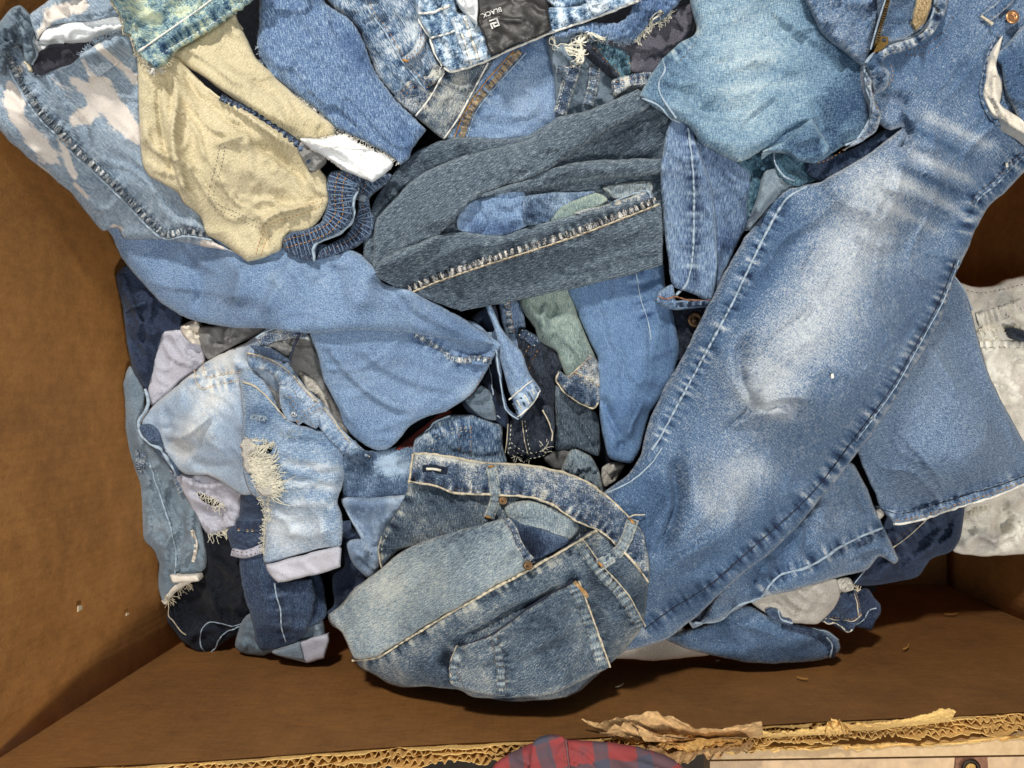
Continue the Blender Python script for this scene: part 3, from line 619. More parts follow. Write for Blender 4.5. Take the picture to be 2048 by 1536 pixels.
c3 = P(g, 'coin_pocket', '560,770 585,780 600,800 640,838 632,858 605,845 575,840 560,812', M_torn, .0, .006, 9, nz=(.002,22,.7,2), wear_shade='570,790 620,840|20|-.15')
stitch(c3, '566,790 584,812 608,840', T_brown); stitch(c3, '572,785 590,806 620,842 628,856', T_gold)
cord(c, '486,764 505,770 530,790 550,812 572,838', .0013, T_ecru, .001, 'pocket_edge', 1)
loop(c1, '592,844 618,824 646,806', 18, M_torn, .005, T_gold)
disc(c3, (588, 828), 7, B_steel, 'rivet', .002)
stitch(c3, '590,838 600,850', T_gold, 0, 12, 3, 4, .002)
P(g, 'waistband_end', '690,900 705,880 720,900 735,912 700,912', M_torn, .0, .006, 6, clear=.004)

w2_ = P(g, 'waistband_inside', '512,676 540,660 580,652 612,664 620,682 590,676 556,682 524,694', M_band, .0, .006, 6, clear=.003); stitch(w2_, '518,682 546,668 584,662 612,674', T_brown); cord(w2_, '512,676 540,660 580,652 612,664', .0014, T_fade, .001, 'waistband_edge', 1)
cord(w2_, '600,668 588,690 580,716 566,724', .0022, T_navy, .002, 'overlocked_seam', 3)
# ================================================================== middle bottom, behind the waistband
g = thing('jeans', 'patchy dark blue jeans between the torn cuffed leg and the big waistband', 'jeans', (745, 960), JG)
c = P(g, 'leg', '690,905 740,902 800,893 845,898 850,960 815,1010 770,1030 700,1012 686,1000', M_wash2, -.02, .016, 30, nz=(.002,50,0,2), wear_shade='750,925 800,930 760,950|26|.42;700,960 780,1000|40|-.22;690,920 740,905|20|-.2')
g = thing('jeans', 'light blue folded denim under the fly of the big waistband', 'jeans', (735, 1070), JG)
c = P(g, 'leg', '684,1040 730,1080 760,1150 735,1200 670,1240 655,1225 668,1210 665,1150 690,1130', M_navy, -.05, .012, 20, nz=(.004,40,0,2), folds='670,1190 700,1200 740,1170|12|.006')
c = P(g, 'leg', '682,1000 740,996 812,990 800,1030 765,1075 760,1135 738,1156 705,1130 692,1085 722,1080 740,1108', M_pale, -.03, .014, 24, nz=(.003,45,.7,2), folds='690,1010 720,1050 750,1085|12|-.008|a;700,1095 730,1110 745,1100|12|.008', wear_shade='690,1010 780,1010|40|-.35;740,1060 740,1120|30|-.05;690,1090 740,1140|40|-.25')
g = thing('garment', 'scrap of dark red fabric showing under the folded light leg', 'fabric scrap', (840, 870))
P(g, 'scrap', '790,898 850,850 880,826 902,822 900,850 845,885 828,896', plain('red_cloth', (110,38,24), .9, .4), -.045, .006, 12)
g = thing('jeans', 'mid blue denim with a small stitched coin pocket above the big waistband', 'jeans', (920, 880), JG)
c = P(g, 'hip_panel', '828,925 830,880 850,862 872,840 905,829 946,829 980,840 1002,853 1006,891 1015,925 1000,950 900,945', M_pock, -.035, .016, 26, nz=(.003,40,.3,2), seams='852,900 862,880 885,862 910,853 942,850', wear_shade='850,860 850,900|12|.3;960,850 990,910|40|-.15;870,880 930,920|40|-.1')
for o_ in (0, 8): stitch(c, '858,900 866,878 888,862 915,856 942,853', T_ecru, o_)
stitch(c, '918,858 918,925', T_gold); stitch(c, '942,852 941,925', T_gold); stitch(c, '918,858 942,856', T_ecru)
cord(c, '833,890 846,872 868,846 900,832', .0018, T_fade, .001, 'pocket_edge', 3)

# ================================================================== centre gap
g = thing('jeans', 'dark navy denim in the gap left of the narrow flared hem', 'jeans', (975, 780), JG)
c = P(g, 'leg', '940,640 990,610 1005,700 1010,800 1020,860 985,842 940,830 925,800 965,760 990,700', M_navy, -.05, .014, 24, nz=(.005,40,1.2,2), folds='960,780 990,800 1005,840|10|.006', wear_shade='960,700 980,820|80|-.1')
for q_ in ('964,700 980,740 986,790', '950,790 970,812 1000,836'): cord(c, q_, .0010, T_fade, .001, 'seam', 2)
P(g, 'leg', '930,800 960,770 985,790 992,838 960,832', M_greyb, -.05, .01, 16, nz=(.003,30,0,2), wear_shade='930,800 980,830|60|-.2')
g = thing('jeans', 'striped blue jeans leg with dense seam stitching behind the flared hem', 'jeans', (1020, 640), JG)
c = P(g, 'leg', '998,600 1040,598 1050,640 1046,700 1030,700 1010,668', M_stripe, -.045, .012, 18, gr=warp(.2,1))
b = strip(c, '1014,604 1017,630 1024,668', 13, M_rough, .003, 'seam', .8); stitch(c, '1014,604 1017,630 1024,668', T_gold, -5, part=b, lift=.003)
g = thing('jeans', 'dark indigo jeans with cream stitched belt loop and torn hem in the centre gap', 'jeans', (1060, 800), JG)
c = P(g, 'leg', '1038,655 1076,672 1112,703 1126,737 1112,760 1109,792 1108,887 1093,907 1025,917 1013,906 1020,843 1050,800 1050,735 1036,690', M_black, -.035, .016, 26, nz=(.004,36,1.4,2), folds='1085,700 1080,760 1085,830|12|.006;1055,830 1070,880|10|-.006;1095,800 1100,870|8|.006', wear_shade='1050,700 1100,760|40|.12;1060,830 1090,900|40|.1')
loop(c, '1040,664 1060,676 1076,690', 20, M_dark, .004, T_cream)
for o_ in (0, 20): stitch(c, '1076,700 1062,728 1056,744', T_gold, o_)
for s in ('1022,848 1020,880 1016,908', '1050,840 1055,880 1062,908'): stitch(c, s, T_cream); cord(c, s, .0008, T_ecru, .0005, 'seam', 0, 6)
strip(c, '1020,888 1035,900 1060,912 1092,906', 12, M_black, .003, 'hem', .4, .1); stitch(c, '1020,886 1035,898 1060,909 1090,902', T_cream, -2, lift=.0035); stitch(c, '1020,892 1035,904 1060,915 1090,908', T_cream, 2, lift=.0035)
fray(c, '1085,900 1092,905', T_cream, 16, 20, -1); fray(c, '1030,912 1060,918', T_cream, 16, 12, 1)
c2 = P(g, 'hem', '1084,812 1098,810 1108,830 1109,860 1103,885 1100,850 1092,835', M_black, .0, .006, 7); cord(c2, '1085,820 1096,840 1104,862 1104,882', .0012, T_ecru, .001, 'hem', 2)
g = thing('jeans', 'charcoal denim cloth hanging right of the dark indigo jeans', 'denim scrap', (1155, 860), JG)
c = P(g, 'leg', '1110,770 1145,800 1194,826 1202,894 1196,913 1155,898 1112,900 1112,850', M_char, -.04, .014, 26, nz=(.003,40,.8,2), folds='1140,820 1165,850 1190,890|10|.006|a;1120,880 1155,885|10|.004', gr=warp(.1,1), wear_shade='1110,800 1190,890|90|-.15')
g = thing('jeans', 'grey green washed jeans with a worn waistband below the charcoal leg', 'jeans', (1130, 670), JG)
c = P(g, 'leg', '1040,596 1080,560 1140,570 1156,628 1180,689 1202,740 1202,800 1190,800 1134,756 1112,703 1079,682 1070,655 1050,628', M_green, -.025, .016, 26, nz=(.003,45,1.1,2), folds='1095,600 1085,640 1090,690|10|.008|a;1110,600 1098,640|8|-.007;1150,640 1160,700 1170,750|18|.004', gr=warp(.2,1))
c2 = P(g, 'waistband', '1112,757 1118,742 1134,752 1160,730 1180,708 1200,735 1200,795 1190,815 1165,808 1135,790', M_band, -.01, .010, 12, nz=(.004,22,1,2), wear_shade='1130,770 1190,800|20|-.25;1170,750 1190,780|20|.3', seams='1112,757 1135,790 1190,815')
for s in ('1136,754 1160,732 1182,712', '1150,745 1175,755 1200,772'): stitch(c2, s, T_gold, 3, lift=.0008); cord(c2, s, .0009, T_ecru, .0008, 'seam', 1)
cord(c2, '1118,745 1112,758 1130,785 1160,806 1186,816 1196,806', .0014, T_ecru, .001, 'waistband_edge', 2)
g = thing('jeans', 'lumpy blue denim waist tucked beside the dark gap above the big waistband', 'jeans', (1170, 940), JG)
P(g, 'lining', '1085,915 1112,900 1150,905 1145,935 1110,940', M_greycl, -.05, .01, 16, wear_shade='1090,910 1140,930|40|-.25')
c = P(g, 'hip_panel', '1138,903 1150,898 1180,912 1199,940 1206,990 1150,962 1122,945', M_vint2, -.03, .016, 18, nz=(.006,20,.5,2), wear_shade='1130,930 1200,960|60|-.15')
g = thing('fabric', 'grey beige cloth scraps in the dark gap left of the long blue leg', 'fabric scrap', (1225, 945))
P(g, 'scrap', '1205,935 1225,925 1250,930 1232,960 1210,975 1203,955', M_beige, -.055, .01, 12, nz=(.005,20,0,2))
g = thing('jacket', 'dark denim with a bronze shank button beside the long blue leg', 'denim scrap', (1390, 640))
c = P(g, 'placket', '1330,600 1430,600 1440,640 1385,720 1350,720', M_black, -.03, .01, 16, nz=(.003,30,1,2), gr=warp(.3,1))
disc(c, (1391, 640), 16, B_old, 'button', .005)
g = thing('jeans', 'bright mid blue plain jeans leg folded beneath the charcoal and long blue legs', 'jeans', (1240, 720), JG)
c = P(g, 'leg', '1138,560 1271,530 1325,525 1330,566 1345,621 1360,696 1345,760 1300,830 1280,900 1262,926 1233,922 1216,911 1199,836 1196,723 1180,686 1156,628', M_plainb, -.02, .018, 34, seams='1273,540 1282,600 1296,640', nz=(.0016,60,1.4,2.4), gr=warp(.25,1),
      folds='1296,640 1300,720 1295,800|10|.004|a;1200,790 1225,850 1245,885|12|-.010|a;1290,790 1265,840 1248,884|11|.009|a;1246,880 1238,905|6|-.008;1215,640 1230,760|26|.003', wear_shade='1190,600 1250,800|60|.05;1240,800 1250,840|40|-.12')
cord(c, '1272,545 1282,600 1296,642 1302,680', .0009, T_fade, .0006)
g = thing('jeans', 'small light blue flared hem with a dark turned edge in the middle of the pile', 'jeans', (1030, 730), JG)
c0 = P(g, 'hem_inside', '984,668 996,660 1004,758 1014,812 1035,832 1044,836 1030,840 1014,822 1000,770', M_dark, .0, .008, 8, clear=.004, wear_shade='990,690 1030,830|20|.15'); cord(c0, '992,700 1001,762 1012,818 1036,838', .0013, T_fade, .001, 'hem', 2)
c = P(g, 'leg', '971,614 980,606 1010,666 1043,702 1060,747 1082,782 1060,812 1042,836! 1034,830 1020,790 1004,730 992,672', M_light, .005, .014, 18, nz=(.002,36,1.2,2), gr=warp(.35,1), seams='1028,810 1050,788 1072,770', wear_shade='1040,770 1040,830|20|.25;1070,770 1040,820|18|.2', folds='1000,660 1025,730 1045,780|10|.004')
for s in ('1018,800 1045,776 1064,762', '1036,834 1060,812 1081,782'): cord(c, s, .0013, T_white, .0008, 'hem', 2)
for k in range(7): q = np.array([1026 + 7.5 * k, 806 - 5.5 * k]); strip(c, None, 5, M_rough, .0016, 'hem_pucker', .2, .45 if k % 2 else -.2, L=np.array([q, q + (5, 9), q + (10, 18)]))
# ================================================================== top middle garments
g = thing('jeans', 'whiskered blue jeans with a small pocket and crossing seams under the black label', 'jeans', (800, 120), JG)
c = P(g, 'leg', '640,-60 660,10 699,38 719,65 733,96 753,147 788,195 830,232 860,200 900,150 905,80 860,0 850,-60', M_pock, -.02, .014, 26, seams='733,-10 740,22 770,62 803,118 850,180 858,200', nz=(.0025,50,1,2), gr=warp(.55,1),
      folds='700,20 730,70 760,120|16|.005;790,60 800,110|12|.005;850,110 880,140|12|.006', wear_shade='735,10 750,50|12|.25;770,70 800,120|16|.3;820,40 830,90|16|.25;860,120 890,150|12|.4;690,20 740,90|18|-.2')  # dark edge stroke puts shading into the colour; the pale ones are fades
cord(c, '728,-10 740,24 770,64 800,116 830,154 858,190', .0013, T_fade, .0012); stitch(c, '728,-10 740,24 770,64 800,116 830,154 858,190', T_gold, -7)
c2 = P(g, 'hem', '788,196 798,186 822,160 858,190 840,228 829,232! 812,218', M_band, -.01, .006, 8, nz=(.002,20,0,2), wear_shade='800,190 840,220|14|.2', seams='800,186 826,166'); stitch(c2, '798,188 824,164', T_gold); stitch(c2, '804,194 832,170', T_gold)
c2 = P(g, 'coin_pocket', '838,50 858,60 850,90 832,116 812,122 805,116 826,96 836,72', M_pock, -.01, .005, 7, wear_shade='815,115 850,70|12|.3')
stitch(c2, '812,114 832,100 842,78 842,56', T_gold); stitch(c2, '816,120 840,102 850,78 852,60', T_gold); cord(c2, '806,120 815,122', .0016, T_gold, .001, 'bar_tack')
c = P(g, 'leg', '829,233! 845,210 872,165 890,140 985,118 1000,118 960,180 931,226 903,270 887,280! 872,268', M_vint, -.005, .014, 18, nz=(.0018,50,0,2), gr=warp(-.5,1), wear_shade='850,235 900,180 940,150|26|.25;880,260 930,200|14|.2;870,180 900,150|12|-.2', seams='832,230 858,196 884,150', folds='860,150 880,165|9|.006')
cord(c, '832,231 858,198 880,160 888,146', .0014, T_white, .0012); cord(c, '888,277 918,234 946,182 976,126', .0014, T_white, .001)
stitch(c, '838,233 864,200 888,158', T_brown); stitch(c, '880,272 910,232 938,182 968,128', T_brown); stitch(c, '894,270 926,230', T_navy)
c3 = P(g, 'torn_fold', '872,128 890,140 880,158 858,168 848,160 860,148', M_band, .0, .006, 8, wear_shade='868,140 870,160|12|.4', nz=(.004,16,0,1.4)); fray(c3, '850,158 868,150 880,140', T_white, 30, 8, -1)
g = thing('jeans', 'soft light blue jeans with a golden worn seam between the label and the charcoal leg', 'jeans', (1030, 190), JG)
c = P(g, 'leg', '893,280 925,228 985,120 1020,90 1105,60 1150,80 1140,180 1120,240 1080,270 1000,285 940,285', M_leg, -.015, .014, 24, seams='1046,100 990,164 944,222 926,272', nz=(.0014,60,0,2), gr=warp(-.15,1), wear_shade='1050,150 1060,240|60|.06')
strip(c, '1040,102 988,160 942,220 922,276', 15, denim('seam_golden', (70,66,72), (136,118,96), (190,160,112), slub=.2, weft=.7, fine=.5), .0022, puck=.8); cord(c, '1052,106 998,166 952,224 934,276', .0008, T_fade, .001); cord(c, '1028,102 976,158 930,224 908,276', .0008, T_gold, .001)
# torn dark shorts strip with loops and shreds
g = thing('shorts', 'dark slate torn shorts with frayed cream threads right of the black label', 'shorts', (1200, 140), JG)
c = P(g, 'hip_panel', '1095,70 1180,60 1300,40 1390,10 1380,80 1330,130 1300,190 1250,250 1140,255 1112,235 1108,160', M_greyb, -.02, .012, 20, nz=(.003,40,.8,2), wear_shade='1120,150 1200,230|80|-.12;1230,60 1330,150|60|-.1')
c2 = P(g, 'lining', '1190,80 1240,60 1300,30 1385,8 1380,70 1335,115 1310,150 1262,142 1256,110', M_mauve, -.01, .010, 16, nz=(.003,40,.4,2))
c3 = P(g, 'torn_waist', '1170,92 1198,84 1230,92 1258,108 1264,142 1252,158 1238,156 1228,142 1200,118', M_teal, -.005, .006, 8, nz=(.004,22,.6,2), wear_shade='1200,90 1260,150|20|.1'); stitch(c3, '1190,92 1220,112 1240,150', T_gold); stitch(c3, '1256,106 1262,144', T_gold)
P(g, 'fly', '1168,94 1186,88 1210,116 1240,150 1236,158 1205,130', M_black, .0, .005, 7); stitch(c3, '1186,94 1212,122 1236,148', T_gold, 0, lift=.006)
c4 = P(g, 'hem', '1224,160 1262,148 1310,146 1300,170 1262,176 1240,190 1228,196', M_band, .0, .006, 8, wear_shade='1230,160 1300,160|14|.15', seams='1230,160 1300,152'); stitch(c4, '1232,164 1262,156 1300,154', T_gold); stitch(c4, '1240,176 1264,170 1298,166', T_cream); stitch(c4, '1228,160 1232,192', T_cream)
loop(c, '1148,133 1136,170 1120,228', 28, M_band, .004, T_cream, wear_shade=-.05); loop(c, '1190,128 1186,170 1176,214', 22, M_rough, .004, T_brown, wear_shade=-.1)
strip(c, '1112,140 1158,138', 16, M_band, .005, 'hem'); stitch(c, '1112,136 1158,134', T_cream, lift=.006)
c5 = P(g, 'torn_panel', '1102,68 1152,52 1180,44 1240,44 1262,20 1280,-30 1372,-40 1360,4 1344,22 1322,40 1300,48 1284,66 1268,82 1240,84 1208,80 1180,78 1160,65 1130,76 1108,78', M_cut, .005, .010, 12, nz=(.004,36,.3,2.4), gr=warp(-.3,1), folds='1250,70 1290,30 1320,-10|14|.008|a;1200,66 1240,62|8|.005', wear_shade='1250,60 1340,10|30|-.18', rag=4)
fray(c5, '1344,22 1322,42 1300,50 1284,66 1268,82', T_cream, 90, 14, -1); fray(c5, '1268,82 1240,86 1208,82 1180,80', T_fade, 60, 8, -1)
for s in ('1104,74 1112,92 1128,98 1140,104 1160,112 1172,102', '1164,66 1158,84 1170,76 1180,66 1195,74 1210,80', '1140,92 1156,84 1164,98 1158,116 1152,134', '1126,96 1150,100 1168,108', '1160,112 1152,128 1146,134', '1300,50 1310,38 1326,26'):
    cord(c5, s, .0017, T_cream, .003, 'frayed_cord', 5)
    for k in range(3): cord(c5, s, .0005, T_cream, .0045, 'loose_thread', 22)
# acid waistband with the black label
g = thing('jeans', 'acid washed light blue jeans waistband carrying a black leather label', 'jeans', (1000, 60), JG)
P(g, 'lining', '870,-60 1300,-60 1270,-8 1200,4 1120,18 1090,0 960,-2 900,20 870,-20', M_acid2, .0, .010, 16, nz=(.004,40,.3,2), wear_shade='880,0 1250,0|60|-.1')
c = P(g, 'waistband', '822,-40 830,12 838,40 860,76 872,112 886,133 898,143! 941,134 982,118 1040,92 1105,66 1173,42 1228,22 1285,-2 1310,-50 1240,-40 1210,-6 1150,12 1100,16 1000,40 940,20 915,24 900,-40', M_acid2, .01, .012, 12, nz=(.0025,26,.2,1.6), gr=warp(1,-.3), clear=.004,
      seams='842,42 862,36 900,22;862,78 900,66 940,56;872,112 920,100 960,84;1110,40 1180,16 1240,-8', wear_shade='870,100 960,80|30|.12;860,60 920,40|20|-.05;1120,30 1240,0|30|.1')
for s in ('838,26 862,26 900,10', '862,76 890,68 912,60'): cord(c, s, .0016, T_white, .001, 'seam', 2); stitch(c, s, T_navy, 4)
cord(c, '836,38 858,74 872,112 884,132', .0015, T_white, .001, 'seam', 2)
cord(c, '888,136 900,143 941,133 982,117 1040,91 1105,65 1173,41 1228,21 1280,0', .0017, T_white, .0015, 'waistband_edge', 2); stitch(c, '894,134 940,124 960,116', T_navy); stitch(c, '876,106 920,96 962,80', T_navy); stitch(c, '1112,54 1170,34 1228,12', T_navy)
loop(c, '918,30 934,74 950,124', 40, M_acid2, .005, T_navy, wear_shade=.3); cord(c, '930,38 942,74 956,118', .0022, T_white, .006, 'loop_ridge', 1); cord(c, '914,42 928,80 942,128', .002, T_white, .006, 'loop_ridge', 1)
loop(c, '1180,-20 1192,6 1204,26', 36, M_acid2, .005, T_navy, wear_shade=.3)
lb = P(g, 'label', '952,-30! 956,44! 982,114! 1042,88 1105,61! 1098,28 1090,-30!', K_black, .02, .004, 6, nz=(.0012,30,0,2), clear=.006, drop=.004)
stitch(lb, '962,40 986,106 1042,82 1098,58 1090,20', plain('thread_black', (14,14,14)), 0, 5, 2.4, lift=.0003)
def lettering(c, text, uv0, ang, hpx, mat, name, part):
    cu = bpy.data.curves.new(name, 'FONT'); cu.body = text; cu.size = 1; cu.resolution_u = 3; cu.space_character = 1.05; cu.offset = .012
    t = bpy.data.objects.new(name, cu); COL.objects.link(t); bpy.context.view_layer.update()
    me = t.evaluated_get(bpy.context.evaluated_depsgraph_get()).to_mesh(); V = np.array([v.co[:2] for v in me.vertices]); Fc = [tuple(p.vertices) for p in me.polygons]
    t.to_mesh_clear(); bpy.data.objects.remove(t)
    V = V * hpx / .72; ca, sa = math.cos(ang), math.sin(ang)      # ang: reading direction in the photo (v down)
    q = np.stack([uv0[0] + V[:, 0] * ca + V[:, 1] * sa, uv0[1] + V[:, 0] * sa - V[:, 1] * ca], 1)
    n = len(q); X = np.concatenate([W(q, c.ev(q) + .0012), W(q, c.ev(q) + .0001)]); 
    return mesh(name, X, Fc, mat, part, False)
ra = math.atan2(40, -115) 
lettering(lb, 'BLACK.', (1002, 14), ra, 9.2, K_print, 'lettering', lb.o)
def glyph(c, strokes, wd, mat, part):
    V, Fc = [], []
    for s in strokes:
        L = np.array([[float(x) for x in t.split(',')] for t in s.split()]); 
        for a, b in zip(L[:-1], L[1:]):
            d = (b - a) / np.hypot(*(b - a)); n = np.array([-d[1], d[0]]) * wd / 2; q = np.array([a - n - d * wd / 2, a + n - d * wd / 2, b + n + d * wd / 2, b - n + d * wd / 2]); k = len(V) * 4
            V.append(W(q, c.ev(q) + .0013 + .00005 * len(V))); Fc.append((k, k + 1, k + 2, k + 3))
    return mesh('logo_mark', np.concatenate(V), Fc, mat, part, False)
glyph(lb, ['980.0,41.6 993.5,37.3 998.0,50.0 989.0,53.3 986.7,47.2 991.9,45.1', '984.7,56.6 981.4,48.0 987.1,45.9'], 3.0, K_print, lb.o)
tg = P(g, 'care_tag', '905,-30! 916,8! 930,26 955,48! 956,10 952,-30!', M_pocket, .03, .004, 10, nz=(.002,24,1,2), clear=.008, folds='930,-10 945,20|8|.006')

# ================================================================== charcoal jeans
g = thing('jeans', 'charcoal grey striped jeans twisted across the centre of the pile', 'jeans', (1050, 420), JG)
c = P(g, 'leg', '735,545 728,480 750,400 800,330 845,295 907,273 1000,277 1060,268 1112,238 1180,219 1276,180 1300,195 1345,215 1345,300 1335,420 1330,470 1200,500 1000,520 860,570', M_char, -.005, .014, 28, nz=(.0022,46,-.35,3.5), gr=warp(1,-.35),
      folds='795,430 820,390 900,360 1010,330|10|-.006;900,350 1000,340 1080,318|10|.005;1130,318 1230,318 1325,318|9|-.006|a;1080,350 1200,332 1330,345|9|.007|a;1070,352 1160,346|5|-.006;830,320 930,295|18|.004', seams='770,400 830,372 930,352 1040,328', wear_shade='750,350 900,300|60|-.14;1250,230 1340,420|60|-.1')  # right-hand stroke paints the thigh's cast shadow into the cloth colour
P(g, 'leg', '770,532 800,480 850,432 905,404 960,384 1040,362 1090,338 1150,326 1230,318 1328,316! 1328,346 1250,352 1180,358 1090,376 1020,386 950,398 910,428 860,470 820,505 790,532', M_char, .0, .012, 12, nz=(.0018,40,-.4,4), gr=warp(1,-.4), folds='860,440 960,396 1080,356 1200,336 1320,332|9|.004', clear=.004)
cs = thing('jeans', 'scraps of washed blue denim seen through the gap in the charcoal jeans', 'denim scrap', (1100, 410), JG)
P(cs, 'scrap', '915,432 950,398 1047,383 1055,450 1000,474 920,462', M_light, .0, .008, 16, nz=(.003,40,.4,2), wear_shade='930,460 1040,460|18|-.4')
P(cs, 'scrap', '1047,396 1100,384 1150,384 1190,380 1180,400 1120,440 1052,450', M_wash2, .0, .007, 12, nz=(.003,26,.4,2), wear_shade='1060,400 1060,440|14|-.3;1100,390 1180,390|20|.1', folds='1056,390 1058,440|6|.005')
P(cs, 'scrap', '1100,440 1130,410 1190,385 1215,400 1180,425 1110,445', M_green, .0, .005, 10, nz=(.002,26,.4,2), wear_shade='1110,440 1200,400|30|-.1')
P(cs, 'scrap', '1206,374 1250,366 1300,362 1303,384 1260,392 1230,396', M_vint2, .0, .006, 8, nz=(.002,26,0,2))
c2 = P(cs, 'hem', '1150,424 1231,402 1270,390 1300,380 1306,398 1240,416 1180,432', M_band, .005, .006, 6, wear_shade='1160,420 1300,390|12|.05'); cord(c2, '1228,404 1262,390 1296,382 1301,396', .0017, T_fade, .001, 'hem', 2); strip(c2, '1232,402 1240,412', 14, M_beige, .002, 'belt_loop')
P(g, 'leg', '758,430 840,350 935,310 1060,278 1112,236 1180,219 1276,178! 1300,192 1312,205! 1270,232 1210,262 1150,304 1095,342 1030,366 965,386 925,420 880,470 850,510 790,535 745,540! 748,480', M_char, .0, .012, 12, nz=(.0016,40,-.5,4), gr=warp(1,-.5),
  folds='770,500 820,420 900,370 1000,330 1150,262 1270,200|26|.006;760,520 800,460|9|-.004', clear=.005)
c = P(g, 'leg', '748,548 765,518 830,488 905,462 1000,470 1060,452 1105,441 1231,410 1303,398 1324,400! 1326,460 1325,529! 1264,549 1178,570 1110,584 1042,599 922,622! 870,604 800,578', M_char, .004, .014, 18, nz=(.0014,46,-.25,4), gr=warp(1,-.28), clear=.004,
      seams='818,580 870,556 960,524 1050,496 1150,463 1230,433 1312,400', pk=.0018, folds='820,560 900,500 1000,485 1100,455|9|.004;930,610 920,590 910,570|7|-.004', wear_shade='860,600 1000,600|20|-.1')
sm = '816,578 868,556 960,524 1050,496 1150,463 1230,433 1314,400'
strip(c, sm, 15, denim('charcoal_seam', (14,18,26), (88,92,98), (232,224,212), slub=.1, weft=.6, fine=.6, blotch=.3), .0026, puck=1.1)
cord(c, sm, .0012, T_ecru, .0016, 'seam', 1, 9); stitch(c, sm, T_gold, 11, 6, 2, 1.8, lift=.0012)

# ================================================================== left: long light leg, splashed jeans, tan shorts, acid cutoff
g = thing('jeans', 'long light blue jeans leg sweeping from the left wall and folded back at its knee', 'jeans', (600, 620), JG)
c = P(g, 'leg', '619,664 640,640 800,640 940,640 1002,690! 990,712 984,722 964,758 940,792 891,822 854,834 820,852 802,874 774,898 747,899 722,885 689,853 677,819 648,764 634,710', M_leg, -.005, .016, 30,
      seams='838,672 872,692 905,716 930,722', nz=(.0012,70,0,2), gr=warp(.35,1), folds='640,668 690,738 760,800 850,836|18|.0065|a;668,790 720,860 790,882|13|.005|a;700,668 760,730 850,770 930,775|26|.005|a;690,840 740,870 800,866|9|-.004|a;800,668 860,690 920,722|9|-.007|a;930,720 960,730 985,712|9|.007|a;760,700 830,720 900,750|16|.004;900,690 950,705 985,695|7|-.007;960,745 930,735 900,728|8|-.005', wear_shade='960,760 920,800|14|.2;700,760 760,820|50|.05')
strip(c, '832,668 866,690 898,714 932,722', 14, M_rough, .002, puck=.5); strip(c, '932,722 950,716 984,722', 13, M_rough, .003, puck=.6); stitch(c, '930,718 952,712 984,718', T_gold, lift=.003)
stitch(c, '966,745 950,780 930,800', plain('thread_red', (150,90,80)))
c = P(g, 'leg', '120,330 207,450 225,478 244,518 285,566 320,604 364,631 405,645 473,657 542,658 627,667 713,662 798,664 880,677 940,690 989,688! 973,669 939,645 905,624 820,580 768,564 752,540 725,510 690,495 600,480 480,440 380,400 250,330', M_leg, .0, .020, 44,
      nz=(.0016,80,.3,2.4), gr=warp(1,.35), folds='420,470 470,540 480,620|45|.004|a;640,485 690,545 700,640|45|.004|a;760,560 840,606 930,652|30|.005|a;360,500 390,545 400,590 380,625|26|-.006|a;470,520 480,560 450,610|26|.006|a;600,500 575,545 545,590 520,645|28|.007|a;660,520 680,570 690,640|30|-.005|a;560,535 545,570|10|.004;700,500 720,560 700,620|30|.005;600,520 640,560|18|.004;800,600 870,640 940,672|22|.005|a;740,548 800,590|14|-.004;240,480 330,560 430,610|30|.005;660,500 675,512|8|.003',
      wear_shade='300,500 400,580|50|-.04;540,540 560,580|14|.12;600,620 800,640|50|.05;890,660 975,680|30|-.1', clear=.004)
g = thing('jeans', 'light blue jeans splashed with pinkish bleach in the top left corner', 'jeans', (150, 250), JG)
P(g, 'lining', '60,80 90,40 140,20 250,-20 300,60 250,110 100,120 70,120', M_pocket, .02, .010, 20, nz=(.004,40,.2,2), wear_shade='60,60 200,60|30|-.1')
P(g, 'shadow_lining', '60,120 100,90 160,84 230,70 240,90 150,120 90,150 62,146', M_mauve, .025, .004, 10, wear_shade='60,120 240,80|60|-.5')  # dark copy of the pale lining; the shadow is put into its colour
c = P(g, 'leg', '-80,60 -10,40 20,70 58,112 64,140 78,152 110,136 160,110 205,78 250,62 320,80 360,300 420,470 494,512 444,500 330,480 250,478 235,455 205,462 185,441 147,393 113,362 68,325 20,284 0,262 -80,200', M_bleach, .02, .018, 34,
      seams='22,116 48,170 84,226 120,262 160,306 212,352 262,402 306,448 335,468 372,462 420,470', nz=(.0016,70,.8,2.2), gr=warp(.7,1), pk=.0018, clear=.004,
      bleach='20,205 60,270 100,310|20|.85;122,275 140,330 150,352|8|.8;150,240 176,228 190,205 186,180|17|.9;150,165 160,175|14|.6;40,200 20,170|16|.6;196,90 240,128|9|.75;165,120 200,170|8|.6;210,165 240,220 272,262|14|.6;60,112 40,140|14|.4;110,160 130,190|16|.4;150,370 175,395|6|.7;255,140 274,160|9|.9;225,452 245,458|6|.7;410,488 440,498|11|.9;236,230 270,275|26|.45;80,330 120,370|18|.35;200,180 230,250|30|.3',
      folds='350,440 380,452 420,462|12|.007|a;330,400 360,430 380,440|9|-.005|a;40,160 110,250 220,350 320,440|60|.006|r', wear_shade='40,170 90,240|14|.1')
sm = '18,116 45,170 82,226 118,262 158,306 210,352 260,402 304,448 333,468 372,462 424,470'
strip(c, sm, 14, denim('splashed_seam', (20,28,40), (96,112,132), (214,214,210), slub=.1, weft=.5, fine=.5), .0028, puck=1.0); cord(c, sm, .0013, T_fade, .002, 'seam', 1, 10); stitch(c, sm, T_navy, -9, 5, 2.6)
fray(c, '64,146 78,152 110,136 160,110 205,78 240,64', T_fade, 150, 11, -1, .0004)
